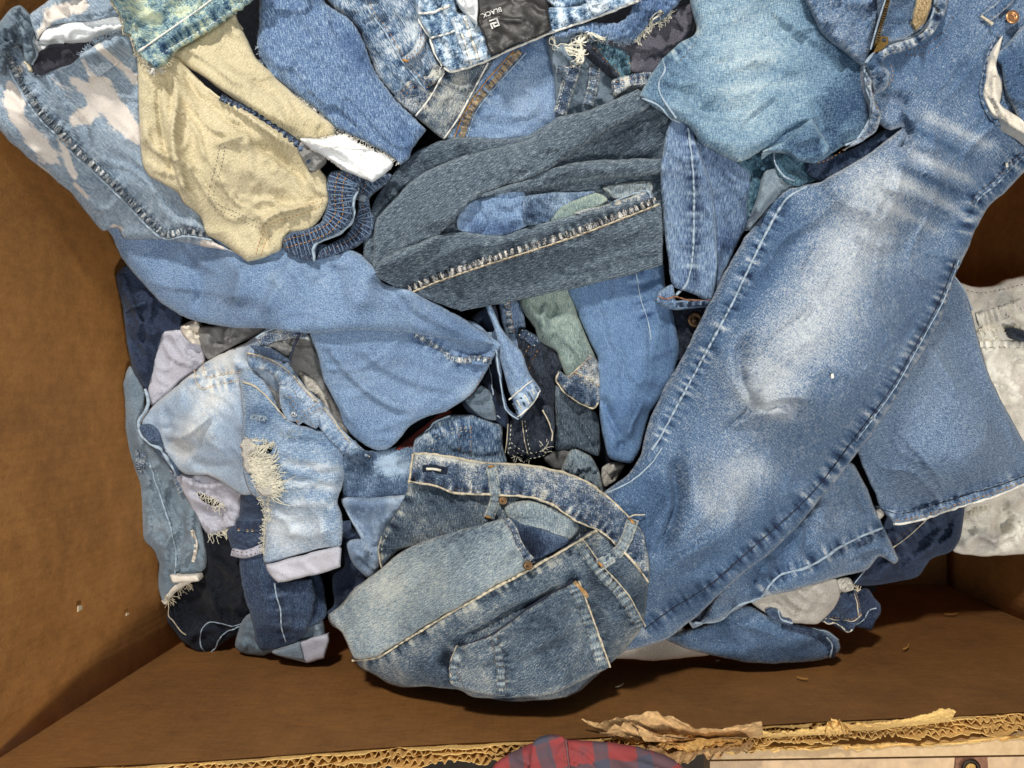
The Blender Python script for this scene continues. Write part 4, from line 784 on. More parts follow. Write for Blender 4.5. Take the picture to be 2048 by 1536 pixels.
c2 = P(g, 'waistband', '-60,60 -5,45 20,18 40,10 60,30 76,40 70,64 66,84 74,110 64,128 50,124 40,90 20,96 8,150 -20,140', M_greyb, .03, .012, 14, nz=(.005,22,.7,1.6), wear_shade='0,60 50,110|50|-.1', seams='10,130 14,90 34,66 60,66', folds='14,60 40,40|7|.005;30,80 50,64|6|-.004')
for o_ in (0, 9): stitch(c2, '12,140 16,90 34,70 58,72', T_navy, o_)
for o_ in (0, 10): stitch(c2, '40,14 42,40 54,66', T_navy, o_)
cord(c2, '70,70 66,88 74,108 64,128', .0016, T_fade, .001, 'edge', 3); cord(c2, '50,124 56,130 62,142', .002, T_ecru, .001, 'frayed_knot', 3)
c3 = P(g, 'hip_panel', '60,30 86,8 140,-30 260,-40 262,30 210,42 110,50 84,66 72,82 66,60', M_bleach, .03, .012, 16, nz=(.003,40,0,2), bleach='100,30 160,10|16|.9;90,50 80,70|10|.6', folds='130,34 190,26 240,12|9|.005|a', gr=warp(.7,1)); P(g, 'pocket_bag', '78,78 88,62 110,50 180,42 236,34 246,56 200,66 160,82 110,84 80,86', M_pocket, .035, .006, 10, nz=(.003,40,0,3), clear=.004)

g = thing('shorts', 'inside-out tan shorts with a gathered navy elastic waistband', 'shorts', (450, 300))
P(g, 'leg', '300,130 345,100 400,70 465,25 480,50 496,82 513,116 547,150 595,195 632,222 668,256 672,300 640,300 560,262 470,200 400,150 330,110', M_tan, .015, .016, 24, nz=(.002,60,.7,3), gr=warp(1,.6), folds='370,110 440,170 560,240 640,275|20|.006|a;420,120 500,180 600,230|16|.004', clear=.004, wear_shade='560,240 660,280|20|-.15')
c = P(g, 'leg', '274,110 300,105 340,108 362,120 400,160 440,194 500,225 560,262 612,290 640,335 655,362 660,400 640,440 610,470 570,480 560,500 523,518 494,524 472,506 431,478 412,468 398,431 369,409 356,386 328,369 297,352 284,328 280,290 277,188', M_tan, .02, .015, 26,
      nz=(.002,60,.9,2.4), gr=warp(.5,1), clear=.004, 
      folds='312,140 314,200 322,270 338,330 362,384|9|-.006|a;345,135 352,200 344,270 352,330 378,392|13|.009|a;362,122 385,178 430,222 474,252 520,278|10|-.006|a;384,115 410,165 455,205 505,240 560,280 600,310|13|.009|a;420,110 480,165 540,205 600,245|14|-.004;478,256 480,270 462,278 436,286 426,300|9|.006|a;500,282 545,310 590,345 632,372|16|-.009|a;560,330 600,350 640,365|12|.004;540,395 580,412 630,402 648,385|10|-.006|a;518,474 535,438 580,420 640,408|11|.009|a;530,500 540,462|9|-.004;286,200 288,300|14|.004;470,330 520,350 560,390|22|.004', wear_shade='510,270 600,340|22|-.12;300,160 340,340|14|-.06;470,240 480,280|12|-.08')  # dark strokes in the fold valleys put shade into the cloth's colour
for s in ('440,290 432,330 418,402 470,434 522,458', '450,292 444,330 428,398 475,426 524,448'): stitch(c, s, T_navy, 0, 5, 2.6, 1.6)
for s in ('520,466 545,446 590,432 640,412 646,390', '524,455 548,436 590,422 636,402', '512,510 520,480 530,462', '522,512 530,486 540,466'): stitch(c, s, T_gold, 0, 6, 2, 2.0)
sm = '440,195 470,210 510,225 552,256 590,285 612,312 625,345'
strip(c, sm, 13, M_dark, .003, puck=1.0, wear_shade=.05); cord(c, sm, .0011, T_navy, .002, 'seam', 3, -7); stitch(c, sm, T_fade, 0, 4, 3, 2, lift=.003)
P(g, 'pocket_bag', '596,290 618,275 650,300 650,320 625,345 604,320', M_greycl, .02, .004, 10, wear_shade='600,300 640,330|20|.2', nz=(.003,20,0,1.5))
# back and front of the elastic waistband
cb = P(g, 'waistband', '690,356 724,350 750,350 778,346 784,350 774,366 752,380 738,396 744,424 751,441 745,466 719,490 690,504 658,514 632,520 640,500 690,470 712,430 715,395', M_elas, .0, .008, 10, nz=(.0012,26,0,2), gr=warp(1,-.4), clear=.002, wear_shade='700,450 660,500|30|-.15')
for s in ('735,360 722,400 730,430 712,470 650,505',): stitch(cb, s, T_gold, 0, 5, 2.6, 1.6)
loop(cb, '712,392 732,398', 14, M_greyb, .003, None)
ce = P(g, 'waistband', '565,480 583,464 618,457 644,441 655,403 651,369 662,344 690,340 722,352 716,378 708,403 707,434 693,455 666,473 635,486 626,502 629,522 596,517 571,503', M_elas, .02, .014, 16, nz=(.001,26,0,2), gr=warp(1,-.4), clear=.006)
La = line('570,490 590,484 625,474 660,456 680,425 678,395 682,362 690,346', 2.0); nn, dd = normals2(La)
ac = np.concatenate([[0], np.cumsum(np.hypot(*(np.diff(La, axis=0).T)))])
for t in np.arange(3, ac[-1], 8.2):                      # gathers: each pleat a small ridge across the band
    k = int(np.searchsorted(ac, t)); k = min(k, len(La) - 1); h_ = 31 + RNG.rand() * 2
    q = La[k] + nn[k] * np.linspace(-h_, h_, 9)[:, None] + dd[k] * (RNG.rand() - .5) * 3; q = q[inside(q, ce.out)]
    if len(q) > 2: tubes(g, [W(q, ce.ev(q) + .0002)], .0007, T_pleat, 'pleat', False, 6)
for o_ in (-9, 6): stitch(ce, None, T_gold, o_, 7, 2, 2.2, lift=.0018, L=La)
cord(ce, '629,521 626,502 635,486 666,473 693,455 707,434 708,403 716,378', .0022, T_fade, .001, 'waistband_edge', 2)
La = line('765,356 735,385 728,410 735,445 705,482 650,508', 2.0); nn, dd = normals2(La); ac = np.concatenate([[0], np.cumsum(np.hypot(*(np.diff(La, axis=0).T)))])
for t in np.arange(3, ac[-1], 9):
    k = min(int(np.searchsorted(ac, t)), len(La) - 1); q = La[k] + nn[k] * np.linspace(-22, 18, 7)[:, None]; q = q[inside(q, cb.out)]
    if len(q) > 2: tubes(g, [W(q, cb.ev(q) + .0002)], .0006, T_pleat, 'pleat', False, 6)
g = thing('shorts', 'blue cut-off denim leg with a raw edge and hanging white pocket bag', 'shorts', (680, 170), JG)
c = P(g, 'leg', '530,-60 517,51 513,79 519,116 547,154 595,191 632,219 668,254 685,262 733,285 764,302 784,315 801,330! 818,318 825,298 842,274 852,260! 822,229 788,196 753,147 743,126 733,96 719,65 699,38 671,20 648,0 640,-60', M_cut, .005, .018, 30, nz=(.0022,70,.8,2), gr=warp(.25,1), folds='600,20 640,90 700,160|40|.006;650,20 690,90 720,110|18|-.005|a;540,60 600,150 700,240|40|.005;830,240 845,262|9|.004', wear_shade='690,60 740,140|20|-.2;800,250 820,310|16|-.14', rag=2)  # stroke along the inner edge paints the neighbouring jeans' shadow into the denim
fray(c, '595,191 632,219 668,254 700,270 733,285 784,315 800,328', T_white, 150, 15, 1, .00042); fray(c, '517,90 520,120 547,154 595,191', T_fade, 60, 8, 1)
c2 = P(g, 'pocket_bag', '600,276 644,278 668,272 690,270 722,290 774,313 786,328 770,346 744,364! 720,353 685,338 644,309 622,298', M_pocket, .03, .006, 10, nz=(.0025,50,.5,2.5), clear=.006, folds='650,285 690,310 730,350|8|.003|a;640,300 700,330|6|-.003')
for s in ('612,278 660,300 700,325 742,362', '640,292 690,296 740,300'): cord(c2, s, .0006, T_white, .0006, 'seam', 2)
fray(c2, '640,278 690,270 722,290 774,313', T_white, 90, 20, 1, .0004); fray(c2, '622,298 644,309 685,338', T_white, 50, 5, -1, .0003)
g = thing('shorts', 'teal and cream acid-washed denim hem with frayed edges over the tan shorts', 'denim scrap', (340, 60), JG)
c = P(g, 'leg', '215,-60 222,4 239,31 246,65 260,72 270,103 301,131 312,140! 335,126 345,109 410,68 465,31 520,-16 520,-60', M_acid, .03, .016, 16, seams='300,120 345,88 420,44 490,-6', nz=(.002,50,-.6,2), gr=warp(-1,.6), clear=.004, rag=5, pk=.0018, wear_shade='240,20 330,20|40|.2;270,90 330,60|20|-.2;350,90 450,30|16|.12')
cord(c, '276,104 330,66 390,24 430,-6', .0012, T_white, .001); stitch(c, '300,124 345,94 420,50 490,0', T_white)
fray(c, '222,4 239,31 246,65 260,72 270,103', T_ecru, 150, 12, -1, .0004); fray(c, '270,103 301,131 312,140 335,126 345,109', T_ecru, 90, 9, 1, .0004); fray(c, '300,131 314,140 320,136', T_white, 30, 14, 1, .0005)

# ================================================================== right side
g = thing('jeans', 'white bleached jeans with torn threads against the right wall', 'jeans', (1985, 800), JG)
c = P(g, 'leg', '1900,600 1908,562 1945,573 1985,571 2020,557 2120,560 2120,1100 2048,1107 1985,1112 1904,1101 1925,1010 1980,950 1960,700', M_white, -.04, .020, 30, nz=(.004,60,.6,2), folds='1990,720 2000,800 2040,860|20|.006|a;1940,1060 1990,1080 2048,1060|14|.010|a;2000,1000 2010,1040 1990,1060|12|-.014;2048,990 2010,1020|10|.008;1925,1100 1960,1060|12|.008', wear_shade='1920,590 2040,600|24|-.2;2000,760 2048,900|40|.05;1950,1080 2000,1090|30|-.25', gr=.5)
for s in ('1915,575 1960,586 2000,580 2048,568',): stitch(c, s, T_brown)
strip(c, '1955,640 1985,632 2048,610', 30, M_white, .004, 'waistband', .6); stitch(c, '1970,632 2010,622 2048,608', T_navy)
fray(c, '1960,655 1985,650 2010,655 2035,648', T_cream, 110, 18, 1, .00045); fray(c, '1950,680 1990,690', T_cream, 50, 16, -1, .00045); fray(c, '1930,1030 1950,1015 1975,1010', T_cream, 60, 18, 1)
strip(c, '1960,690 1990,688 2048,690', 16, M_white, .004, 'seam', .7); stitch(c, '1960,696 2000,694 2048,696', T_brown, lift=.002)
P(g, 'hole_lining', '2020,655 2060,668 2060,684 2030,676', M_black, .0, .003, 5)
g = thing('jeans', 'small navy denim scrap beside the near cardboard wall at lower right', 'denim scrap', (1745, 1220), JG)
c = P(g, 'scrap', '1690,1190 1733,1177 1748,1196 1761,1210 1762,1226 1750,1244 1743,1260 1728,1256 1709,1252 1690,1230', M_navy, -.02, .010, 14, nz=(.005,22,.6,1.5)); cord(c, '1712,1250 1728,1238 1738,1222 1752,1216', .0011, T_fade, .001, 'hem', 3); stitch(c, '1735,1222 1752,1214', T_gold)
g = thing('jeans', 'crumpled indigo jeans under the hem of the wide leg at lower right', 'jeans', (1830, 1090), JG)
c = P(g, 'leg', '1700,1165 1740,1110 1780,1020 1850,1010 1926,1005 1922,1071 1903,1102 1862,1119 1836,1153 1787,1165 1735,1172', M_navy, -.02, .018, 26, nz=(.004,45,-.6,2), folds='1790,1090 1800,1130 1820,1150|12|-.010|a;1850,1110 1870,1080 1890,1050|12|.010|a;1770,1130 1820,1110|16|.006', wear_shade='1780,1060 1900,1040|60|.14', gr=warp(-.7,1), seams='1784,1096 1820,1068 1860,1030')
cord(c, '1782,1098 1820,1070 1862,1030', .0010, T_ecru, .001); stitch(c, '1776,1092 1814,1064 1850,1030', T_brown); cord(c, '1708,1168 1730,1140 1756,1112', .0011, T_fade, .001)
P(g, 'lining', '1748,1020 1762,1014 1768,1030 1757,1040 1748,1036', M_beige, .0, .006, 6)
g = thing('jeans', 'ragged dark shorts hem with cream stitching at the bottom right of the pile', 'shorts', (1690, 1220), JG)
c = P(g, 'hem', '1674,1190 1700,1180 1714,1182 1724,1230 1712,1250 1704,1262 1688,1262 1662,1248 1640,1242 1650,1222', M_dark, -.01, .010, 10, nz=(.004,20,.5,1.6), wear_shade='1690,1200 1710,1220|20|-.1'); 
for s in ('1650,1232 1680,1236 1706,1238 1720,1226', '1712,1186 1718,1206 1722,1230'): stitch(c, s, T_gold, 0, 4, 2.6); cord(c, s, .0009, T_ecru, .0006, 'hem', 3, 4)
cord(c, '1646,1244 1668,1248 1684,1256 1692,1262 1704,1260', .0015, T_cream, .001, 'torn_hem', 5); fray(c, '1674,1186 1700,1178 1716,1182', T_ecru, 60, 10, -1, .0005)
P(g, 'lining', '1672,1160 1700,1156 1708,1178 1690,1186 1676,1180', M_beige, .0, .008, 8, nz=(.004,16,0,1.5))
g = thing('fabric', 'beige grey cloth bulging from under the blue jeans at lower right', 'garment', (1600, 1200))
c = P(g, 'cloth', '1500,1200 1560,1172 1640,1156 1672,1158 1679,1188 1668,1216 1636,1248 1600,1246 1560,1242 1520,1220', M_beige, -.01, .016, 26, nz=(.002,50,.6,2), folds='1545,1190 1570,1210 1600,1236|16|-.010|a;1620,1170 1650,1190 1655,1220|18|.006')
g = thing('fabric', 'cream quilted cloth corner showing under the lower blue legs', 'garment', (1330, 1305))
c = P(g, 'cloth', '1220,1312 1290,1260 1360,1250 1402,1290 1420,1309 1390,1314 1303,1322 1262,1318', M_cream, -.03, .014, 20, nz=(.0015,60,0,2), gr=.5)
for s in ('1290,1318 1310,1296 1336,1276', '1298,1320 1320,1298 1346,1278', '1310,1320 1340,1296 1362,1284'): stitch(c, s, T_ecru, 0, 4, 2.4)
g = thing('jeans', 'deep blue jeans leg ending in a curled waistband above the near cardboard wall', 'jeans', (1520, 1270), JG)
c = P(g, 'leg', '1330,1275 1419,1245 1470,1215 1500,1210 1528,1226 1566,1243 1610,1252 1651,1260 1675,1277 1681,1297 1668,1312 1627,1322 1542,1327 1473,1322 1405,1307 1364,1294', M_hero, -.015, .020, 32, nz=(.0016,60,.1,2.5), gr=warp(1,.2), wear_shade='1400,1280 1640,1300|60|-.1', folds='1440,1240 1480,1270 1520,1310|20|.004|a;1480,1240 1560,1275 1640,1285|20|.005')
strip(c, '1566,1250 1612,1262 1650,1278 1664,1300 1660,1312', 18, M_dark, .004, 'waistband', .2, -.1, .3); cord(c, '1562,1246 1610,1254 1652,1264 1676,1280', .0014, T_fade, .001, 'waistband_edge', 2); cord(c, '1652,1274 1664,1290 1660,1314', .0018, T_fade, .004, 'waistband_edge', 1)
c2 = P(g, 'waistband', '1530,1220 1545,1214 1560,1222 1566,1236 1584,1240 1582,1252 1560,1244 1540,1236', M_dark, .0, .006, 6, clear=.003); cord(c2, '1556,1220 1562,1238 1584,1246', .0015, T_fade, .001, 'waistband_edge', 1)
g = thing('jeans', 'wide mid blue jeans leg with a stitched hem resting over the white jeans', 'jeans', (1850, 840), JG)
c = P(g, 'leg', '1800,500 1906,553! 1930,580 1960,690 1985,765 2048,882 2120,980 2120,940 2048,962 1992,988 1900,1014 1855,1030 1800,1042 1766,1022 1746,980 1716,911! 1680,800 1700,600', M_hem, .0, .018, 26, nz=(.0016,80,.8,2), gr=warp(-.3,1), seams='1766,1026 1800,1036 1860,1018 1950,990 2060,948', pk=.0022, folds='1720,915 1750,985 1770,1020|12|.004', wear_shade='1780,820 1900,700|90|.05', clear=.004)
h2 = P(g, 'hem', '1762,1014 1800,1024 1860,1008 1940,984 2000,966 2060,944 2120,926 2120,944 2050,966 1992,990 1900,1018 1855,1034 1800,1046 1788,1046', M_hem, .002, .006, 8, nz=(.002,20,-.3,1.2), gr=warp(1,-.3), clear=.002, seams='1764,1016 1800,1026 1860,1010 1940,986 2000,968 2060,946', pk=.0026, wear_shade='1780,1030 2060,950|8|.1')
cord(h2, '1788,1046 1800,1047 1855,1035 1900,1019 1992,991 2060,963', .0026, T_white, .0, 'hem_edge', 2); stitch(h2, '1790,1040 1802,1041 1856,1029 1900,1013 1992,984 2060,956', T_gold, 0, 8, 2, 2.4); cord(h2, '1764,1018 1800,1028 1860,1012 1940,988 2000,970 2060,948', .0009, T_navy, .0008, 'hem_crease', 1)
cord(c, '1908,553 1928,580 1944,620', .0016, T_fade, .0, 'side_seam', 1)
g = thing('jeans', 'blue jeans with a pale side seam creased under the longest leg at lower right', 'jeans', (1620, 1100), JG)
c = P(g, 'leg', '1400,1240 1480,1130 1600,1040 1680,930 1706,926 1734,976 1750,1018 1776,1071 1796,1116 1788,1127 1760,1113 1733,1141 1678,1154 1610,1175 1521,1196 1473,1220 1432,1243 1385,1247', M_hero, -.005, .022, 26, nz=(.003,60,-.6,2), gr=warp(-.8,1), seams='1766,1058 1680,1094 1610,1132 1560,1150 1520,1190',
      folds='1700,950 1720,1000 1740,1040|16|-.008|a;1616,1040 1612,1090 1606,1120|12|-.010|a;1640,1000 1660,1060|24|.006;1500,1150 1510,1180 1500,1200|16|-.010|a;1540,1110 1520,1150|20|.006;1690,1120 1740,1100 1780,1090|10|.008|a;1720,1116 1760,1112|6|-.008;1430,1220 1470,1200|14|-.006', wear_shade='1640,980 1700,1050|40|.04;1600,1050 1500,1180|30|-.15', clear=.003)
sm = '1764,1056 1720,1074 1680,1094 1645,1118 1610,1136 1560,1150 1540,1170 1522,1194 1473,1212 1440,1240 1388,1246'
cord(c, sm, .0020, T_fade, .001, 'side_seam', 1); stitch(c, '1768,1066 1722,1084 1684,1104', T_navy); strip(c, '1766,1066 1740,1078 1712,1090', 14, M_dark, .002, 'seam', .6)

g = thing('jeans', 'striped blue jeans leg with folded hem hanging between charcoal and long blue legs', 'jeans', (1400, 440), JG)
c = P(g, 'leg', '1400,270 1480,315 1502,346 1513,393 1500,440 1470,500 1450,546 1424,600 1400,590 1390,420 1380,320', M_stripe, .0, .014, 22, nz=(.0016,60,1.4,2), gr=warp(0,1), wear_shade='1440,500 1470,470|30|-.25;1400,300 1480,330|30|-.15', folds='1420,360 1450,480 1440,560|20|-.006|a')  # dark strokes paint shadows of the thigh and long leg onto the stripes
c = P(g, 'leg', '1346,232 1334,262 1326,300 1321,345 1328,444 1337,525 1346,572 1380,585 1424,602 1436,540 1432,440 1420,360 1395,290 1385,240', M_stripe, .002, .016, 18, nz=(.0014,60,1.4,2.5), gr=warp(.05,1), seams='1378,262 1386,340 1388,440 1382,560', wear_shade='1350,300 1352,500|26|.06', clear=.004)
cord(c, '1376,255 1386,340 1388,440 1384,520 1374,566 1352,590', .0015, T_fade, .001, 'side_seam', 1)
c2 = P(g, 'hem', '1346,570 1326,578 1314,588 1312,604 1348,619 1418,614! 1422,600 1380,598 1352,600', M_stripe, .005, .012, 9, nz=(.002,20,0,2), clear=.003); cord(c2, '1318,592 1330,598 1352,594 1376,600 1420,600', .0011, plain('thread_rust', (170,120,90)), .001, 'hem_stitch', 2); strip(c2, '1352,610 1385,608 1418,607', 10, M_dark, .002, 'hem', .8)
g = thing('jeans', 'teal shaded denim lining crumpled under the faded aqua thigh', 'denim scrap', (1560, 340), JG)
P(g, 'lining', '1470,318 1530,290 1600,330 1600,370 1500,440 1495,400 1500,350', M_teal, -.01, .010, 16, nz=(.005,36,.6,2))
c = P(g, 'lining', '1528,345 1560,335 1610,360 1600,372 1540,410 1500,462 1494,450 1512,400', M_greyb, .0, .012, 16, nz=(.003,36,-.8,2), folds='1560,360 1530,400 1505,440|10|.006', wear_shade='1540,350 1580,370|20|.15')
c = P(g, 'waist', '1530,300 1600,300 1650,330 1640,356 1600,374 1566,362 1545,330', M_teal, .0, .010, 14, nz=(.003,30,0,2)); cord(c, '1546,298 1550,325 1568,352 1590,362', .0014, T_fade, .001, 'edge', 1)

# -------- the large blue jeans on top: long leg, thigh, fly
g = thing('jeans', 'large medium blue jeans with open zip and one long faded leg across the right side', 'jeans', (1650, 600), JG)
P(g, 'inside', '1700,300 1800,240 1830,260 1760,320 1690,356 1640,362 1612,345 1620,318', M_dark, .0, .010, 14, nz=(.003,30,-.4,2)); 
th = P(g, 'thigh', '1392,-60 1392,62 1360,86 1327,116 1300,152 1279,191! 1303,212 1341,236 1375,250 1406,290 1447,314 1474,323 1495,320 1526,302 1575,300 1587,318 1632,326 1683,295 1717,278 1742,240 1760,140 1780,0 1790,-60', M_thigh, .01, .024, 44,
      nz=(.0013,90,-.3,2), gr=warp(.1,1), folds='1356,160 1400,220 1470,230 1520,190|26|-.007|a;1400,80 1460,110 1560,120 1640,150|24|.005;1560,190 1500,240 1480,270|16|-.005|a;1620,190 1640,240 1640,290|20|-.006|a;1650,170 1690,230 1690,280|40|.005;1620,236 1560,270 1526,302|9|-.006|a;1530,10 1600,60 1680,110|26|.004|a;1380,120 1420,90|14|.004;1700,60 1720,150 1736,220|16|.004',
      wear_shade='1420,60 1500,150 1480,280|80|.12;1520,150 1640,180|60|-.06;1660,40 1740,120 1720,260|70|-.34;1540,305 1700,285|44|-.3;1640,180 1700,240|40|-.2;1420,130 1600,100|12|.1;1430,160 1600,140|10|-.08;1430,180 1620,165|10|.1;1380,120 1300,200|30|-.2', seams='1327,116 1360,96 1390,64', clear=.005)
stitch(th, '1352,128 1374,106 1392,84', T_brown); cord(th, '1282,195 1318,212 1340,236 1360,246', .0012, T_fade, .001, 'seam', 1); cord(th, '1325,118 1330,140 1318,165 1322,190 1352,236', .0012, T_fade, .0006, 'seam', 1)
stitch(th, '1696,292 1660,318 1634,326', T_gold)
P(g, 'thigh_fold', '1526,302! 1560,286 1624,236! 1640,262 1660,296 1640,318 1600,320 1575,306', M_thigh, .008, .008, 14, nz=(.002,40,-.5,2), gr=warp(.1,1), wear_shade='1560,300 1650,300|60|-.3', clear=.002)
fp = P(g, 'fly_panel', '1600,-60 1640,60 1700,110 1727,137 1737,110 1746,92 1778,-4 1790,-60', M_hero, .02, .014, 18, nz=(.0025,40,-1.0,2), gr=warp(.1,1), wear_shade='1640,20 1720,110|40|.05', folds='1640,20 1690,80 1730,120|20|.004', clear=.002)
leg = P(g, 'leg', '1775,-60 1760,90 1748,110 1732,140 1738,190 1750,240 1780,262 1803,256 1740,306 1645,360 1618,367 1580,377 1539,411 1495,468 1450,544 1420,604 1369,706 1332,770 1296,850 1280,910 1255,950 1200,990 1180,1060 1200,1250 1230,1306! 1262,1300 1330,1280 1385,1240 1439,1191 1490,1144 1535,1110 1593,1056 1644,994 1685,946 1716,905 1770,830 1830,730 1880,640 1910,553 1924,525 1958,447 1980,411 2008,386 2048,345 2120,280 2120,-60', M_hero, .012, .028, 46,
      nz=(.002,110,2.1,2.6), gr=warp(-.55,1), sp=5.5, clear=.006, seams='1562,412 1520,490 1470,596 1420,690 1366,790 1320,880;1912,520 1880,600 1826,700 1780,780 1706,880 1640,968 1580,1030 1500,1100 1420,1170 1340,1220 1290,1262;2045,310 1990,368 1948,408 1930,470', pk=.0018,
      folds='1810,270 1750,430 1690,560 1630,630 1560,690 1500,722|70|.0075|a;1519,650 1480,694 1481,758 1497,806 1460,850 1436,884|17|-.011|a;1640,590 1632,620 1600,660|18|-.005|a;1500,722 1490,770 1510,800|18|.007;1498,812 1580,795 1640,806|20|.009|a;1560,800 1600,840|16|-.006|a;1450,866 1510,832 1600,826|18|.009|a;1335,900 1346,950 1350,1015 1304,1125|20|-.014|a;1380,900 1392,1010 1340,1120|30|.010;1440,1060 1370,1110 1306,1160|16|.007|a;1310,1150 1400,1130 1480,1100|20|-.004;1790,270 1840,290 1900,300|14|.004;1770,320 1860,350 1940,390|12|.0045|a;1750,370 1840,400 1910,430|12|.0045|a;1700,470 1760,490 1820,480|14|.003;1800,230 1815,270 1790,300|12|-.010|a;1810,210 1830,250|14|.008;1560,540 1590,500 1620,430|22|-.004;1650,360 1700,400|18|.004;1480,940 1400,1060|30|.004;1640,480 1600,560|16|.004|a;1750,180 1800,200 1830,240|10|-.007|a;1745,150 1790,170|8|.005',
      wear_shade='1790,300 1720,460 1640,620 1560,740|74|.30;1560,720 1500,820|62|.28;1520,900 1460,970 1400,1040|66|.2;1480,800 1600,830|20|.12;1840,225 1990,296|12|.22;1812,300 1950,366|11|.22;1782,352 1925,424|11|.2;1756,400 1890,470|10|.16;1820,255 1960,325|8|-.14;1790,325 1930,395|8|-.14;1600,420 1520,560|34|-.12;1540,540 1470,640|20|-.12;1750,100 1900,60|60|-.14;1860,560 1800,680|30|-.04;1600,1000 1350,1220|60|-.12;1330,950 1260,1100|60|-.2;1920,100 1990,250|30|-.1')
for s in ('1612,374 1580,392 1562,412 1520,490 1470,596 1420,690 1366,790 1322,872 1304,900', ): cord(leg, s, .0017, T_fade, .0008, 'inner_seam', 1)
cord(leg, '1912,518 1880,600 1826,700 1780,780 1706,880 1640,968 1580,1030 1500,1100 1420,1170 1340,1220 1290,1258', .0009, T_navy, .0012, 'side_seam', 1); cord(leg, '1918,520 1886,602 1832,702 1786,782 1712,882', .0008, T_fade, .0008, 'side_seam', 1)
cord(leg, '1324,896 1300,930 1262,962 1210,988', .0011, T_fade, .0012, 'inner_seam', 1)
sm = '2046,308 2018,334 1990,366 1958,390 1946,410'
strip(leg, sm, 10, M_hero, .003, puck=.4); stitch(leg, sm, T_brown, 4, lift=.003); cord(leg, sm, .0011, T_fade, .003, 'side_seam', 0, -4)
stitch(leg, '1808,100 1850,92 1890,60 1908,30', T_brown); stitch(leg, '1810,112 1856,104 1898,70', T_brown)
# crotch seam, fly facing, zip
cr_ = P(g, 'crotch_seam', '1727,128 1740,120 1748,150 1744,180 1752,205 1762,225 1752,262 1726,282 1700,290 1718,274 1738,240 1740,205 1732,170', M_hero, .02, .006, 7, nz=(.003,16,1,1.5), wear_shade='1735,140 1745,230|8|.15', clear=.002); cord(cr_, '1729,128 1732,170 1742,205 1738,240 1716,276 1690,290', .0016, T_fade, .001, 'seam', 1); stitch(cr_, '1750,205 1758,228 1748,258 1722,280', T_gold)
ff = P(g, 'fly_facing', '1746,92! 1762,80 1784,84 1820,72 1848,50 1864,10 1868,-50 1782,-50 1778,-2', M_hero, .0, .006, 10, wear_shade='1790,0 1840,60|40|-.05', gr=warp(.1,1))
P(g, 'waistband_inside', '1824,40 1832,10 1840,-40 1866,-40 1862,10 1850,44 1832,62', denim('tan_waist_lining', (80,60,30), (166,134,84), (206,180,128), fine=.6, slub=.4, blotch=1), .0, .004, 6, wear_shade='1840,20 1850,50|16|-.1')
fl_ = P(g, 'fly', '1729,130 1738,116 1764,96 1790,84 1826,74 1852,54 1868,22 1876,-40 1902,-40 1892,20 1872,60 1840,88 1800,104 1774,112 1766,130 1780,146 1772,176 1750,186 1742,160', M_hero, .02, .010, 10, nz=(.004,18,-.5,1.5), gr=warp(-1,.5), clear=.003, wear_shade='1760,110 1870,50|12|.25', seams='1752,120 1800,96 1856,66 1884,10', folds='1748,140 1770,150|7|.005;1760,120 1780,130|6|-.004')
cord(fl_, '1731,130 1740,115 1764,95 1790,83 1826,73 1852,53 1868,22 1874,-30', .0022, T_fade, .001, 'fly_edge', 1); stitch(fl_, '1752,118 1796,98 1842,78 1868,48 1882,0', T_navy); stitch(leg, '1752,178 1772,176 1786,150 1782,130', T_gold, lift=.006); stitch(leg, '1760,170 1774,158 1776,140', T_brown, lift=.006)
tp_ = P(g, 'zipper_tape', '1744,96! 1752,98! 1786,-20! 1776,-20!', K_black, .02, .004, 5, clear=.004); cord(tp_, '1743,100 1758,46 1776,-10', .0012, T_fade, .003, 'fly_edge', 0, -2)
Lz = line('1752,92 1764,48 1780,-14', 1.5); nz_, dz_ = normals2(Lz); V, Fc = [], []
for i in range(0, len(Lz) - 2, 3):
    p, n_, d_ = Lz[i], nz_[i], dz_[i]; q = np.array([p - n_ * 4 - d_ * 1, p + n_ * 4 - d_ * 1, p + n_ * 4 + d_ * 1, p - n_ * 4 + d_ * 1]); z0 = tp_.ev(q).max() + .0004; k = len(V) * 8
    V.append(np.concatenate([W(q, z0), W(q, z0 + .0018)])); Fc += [(k + a, k + b, k + b + 4, k + a + 4) for a, b in ((0, 1), (1, 2), (2, 3), (3, 0))] + [(k + 4, k + 5, k + 6, k + 7)]
o = mesh('zipper_teeth', np.concatenate(V), Fc, B_brass, tp_.o, False); o['kind'] = 'stuff'
oq = np.array([(1762, 72), (1777, 74), (1776, 88), (1760, 102), (1746, 106), (1752, 94)], float); iq = np.array([(1765, 76), (1773, 77), (1772, 84), (1764, 84), (1763.5, 81), (1764, 78)], float)
z0 = float(max(ff.ev(oq).max() + .002, tp_.ev(oq).max() + .0045)); X = np.concatenate([W(oq, z0), W(iq, z0), W(oq, z0 - .002), W(iq, z0 - .002)]); Fc = []
for i in range(6): j = (i + 1) % 6; Fc += [(i, j, j + 6, i + 6), (i, i + 12, j + 12, j), (i + 6, j + 6, j + 18, i + 18)]
mesh('zipper_pull', X, Fc, B_brass, g, False)
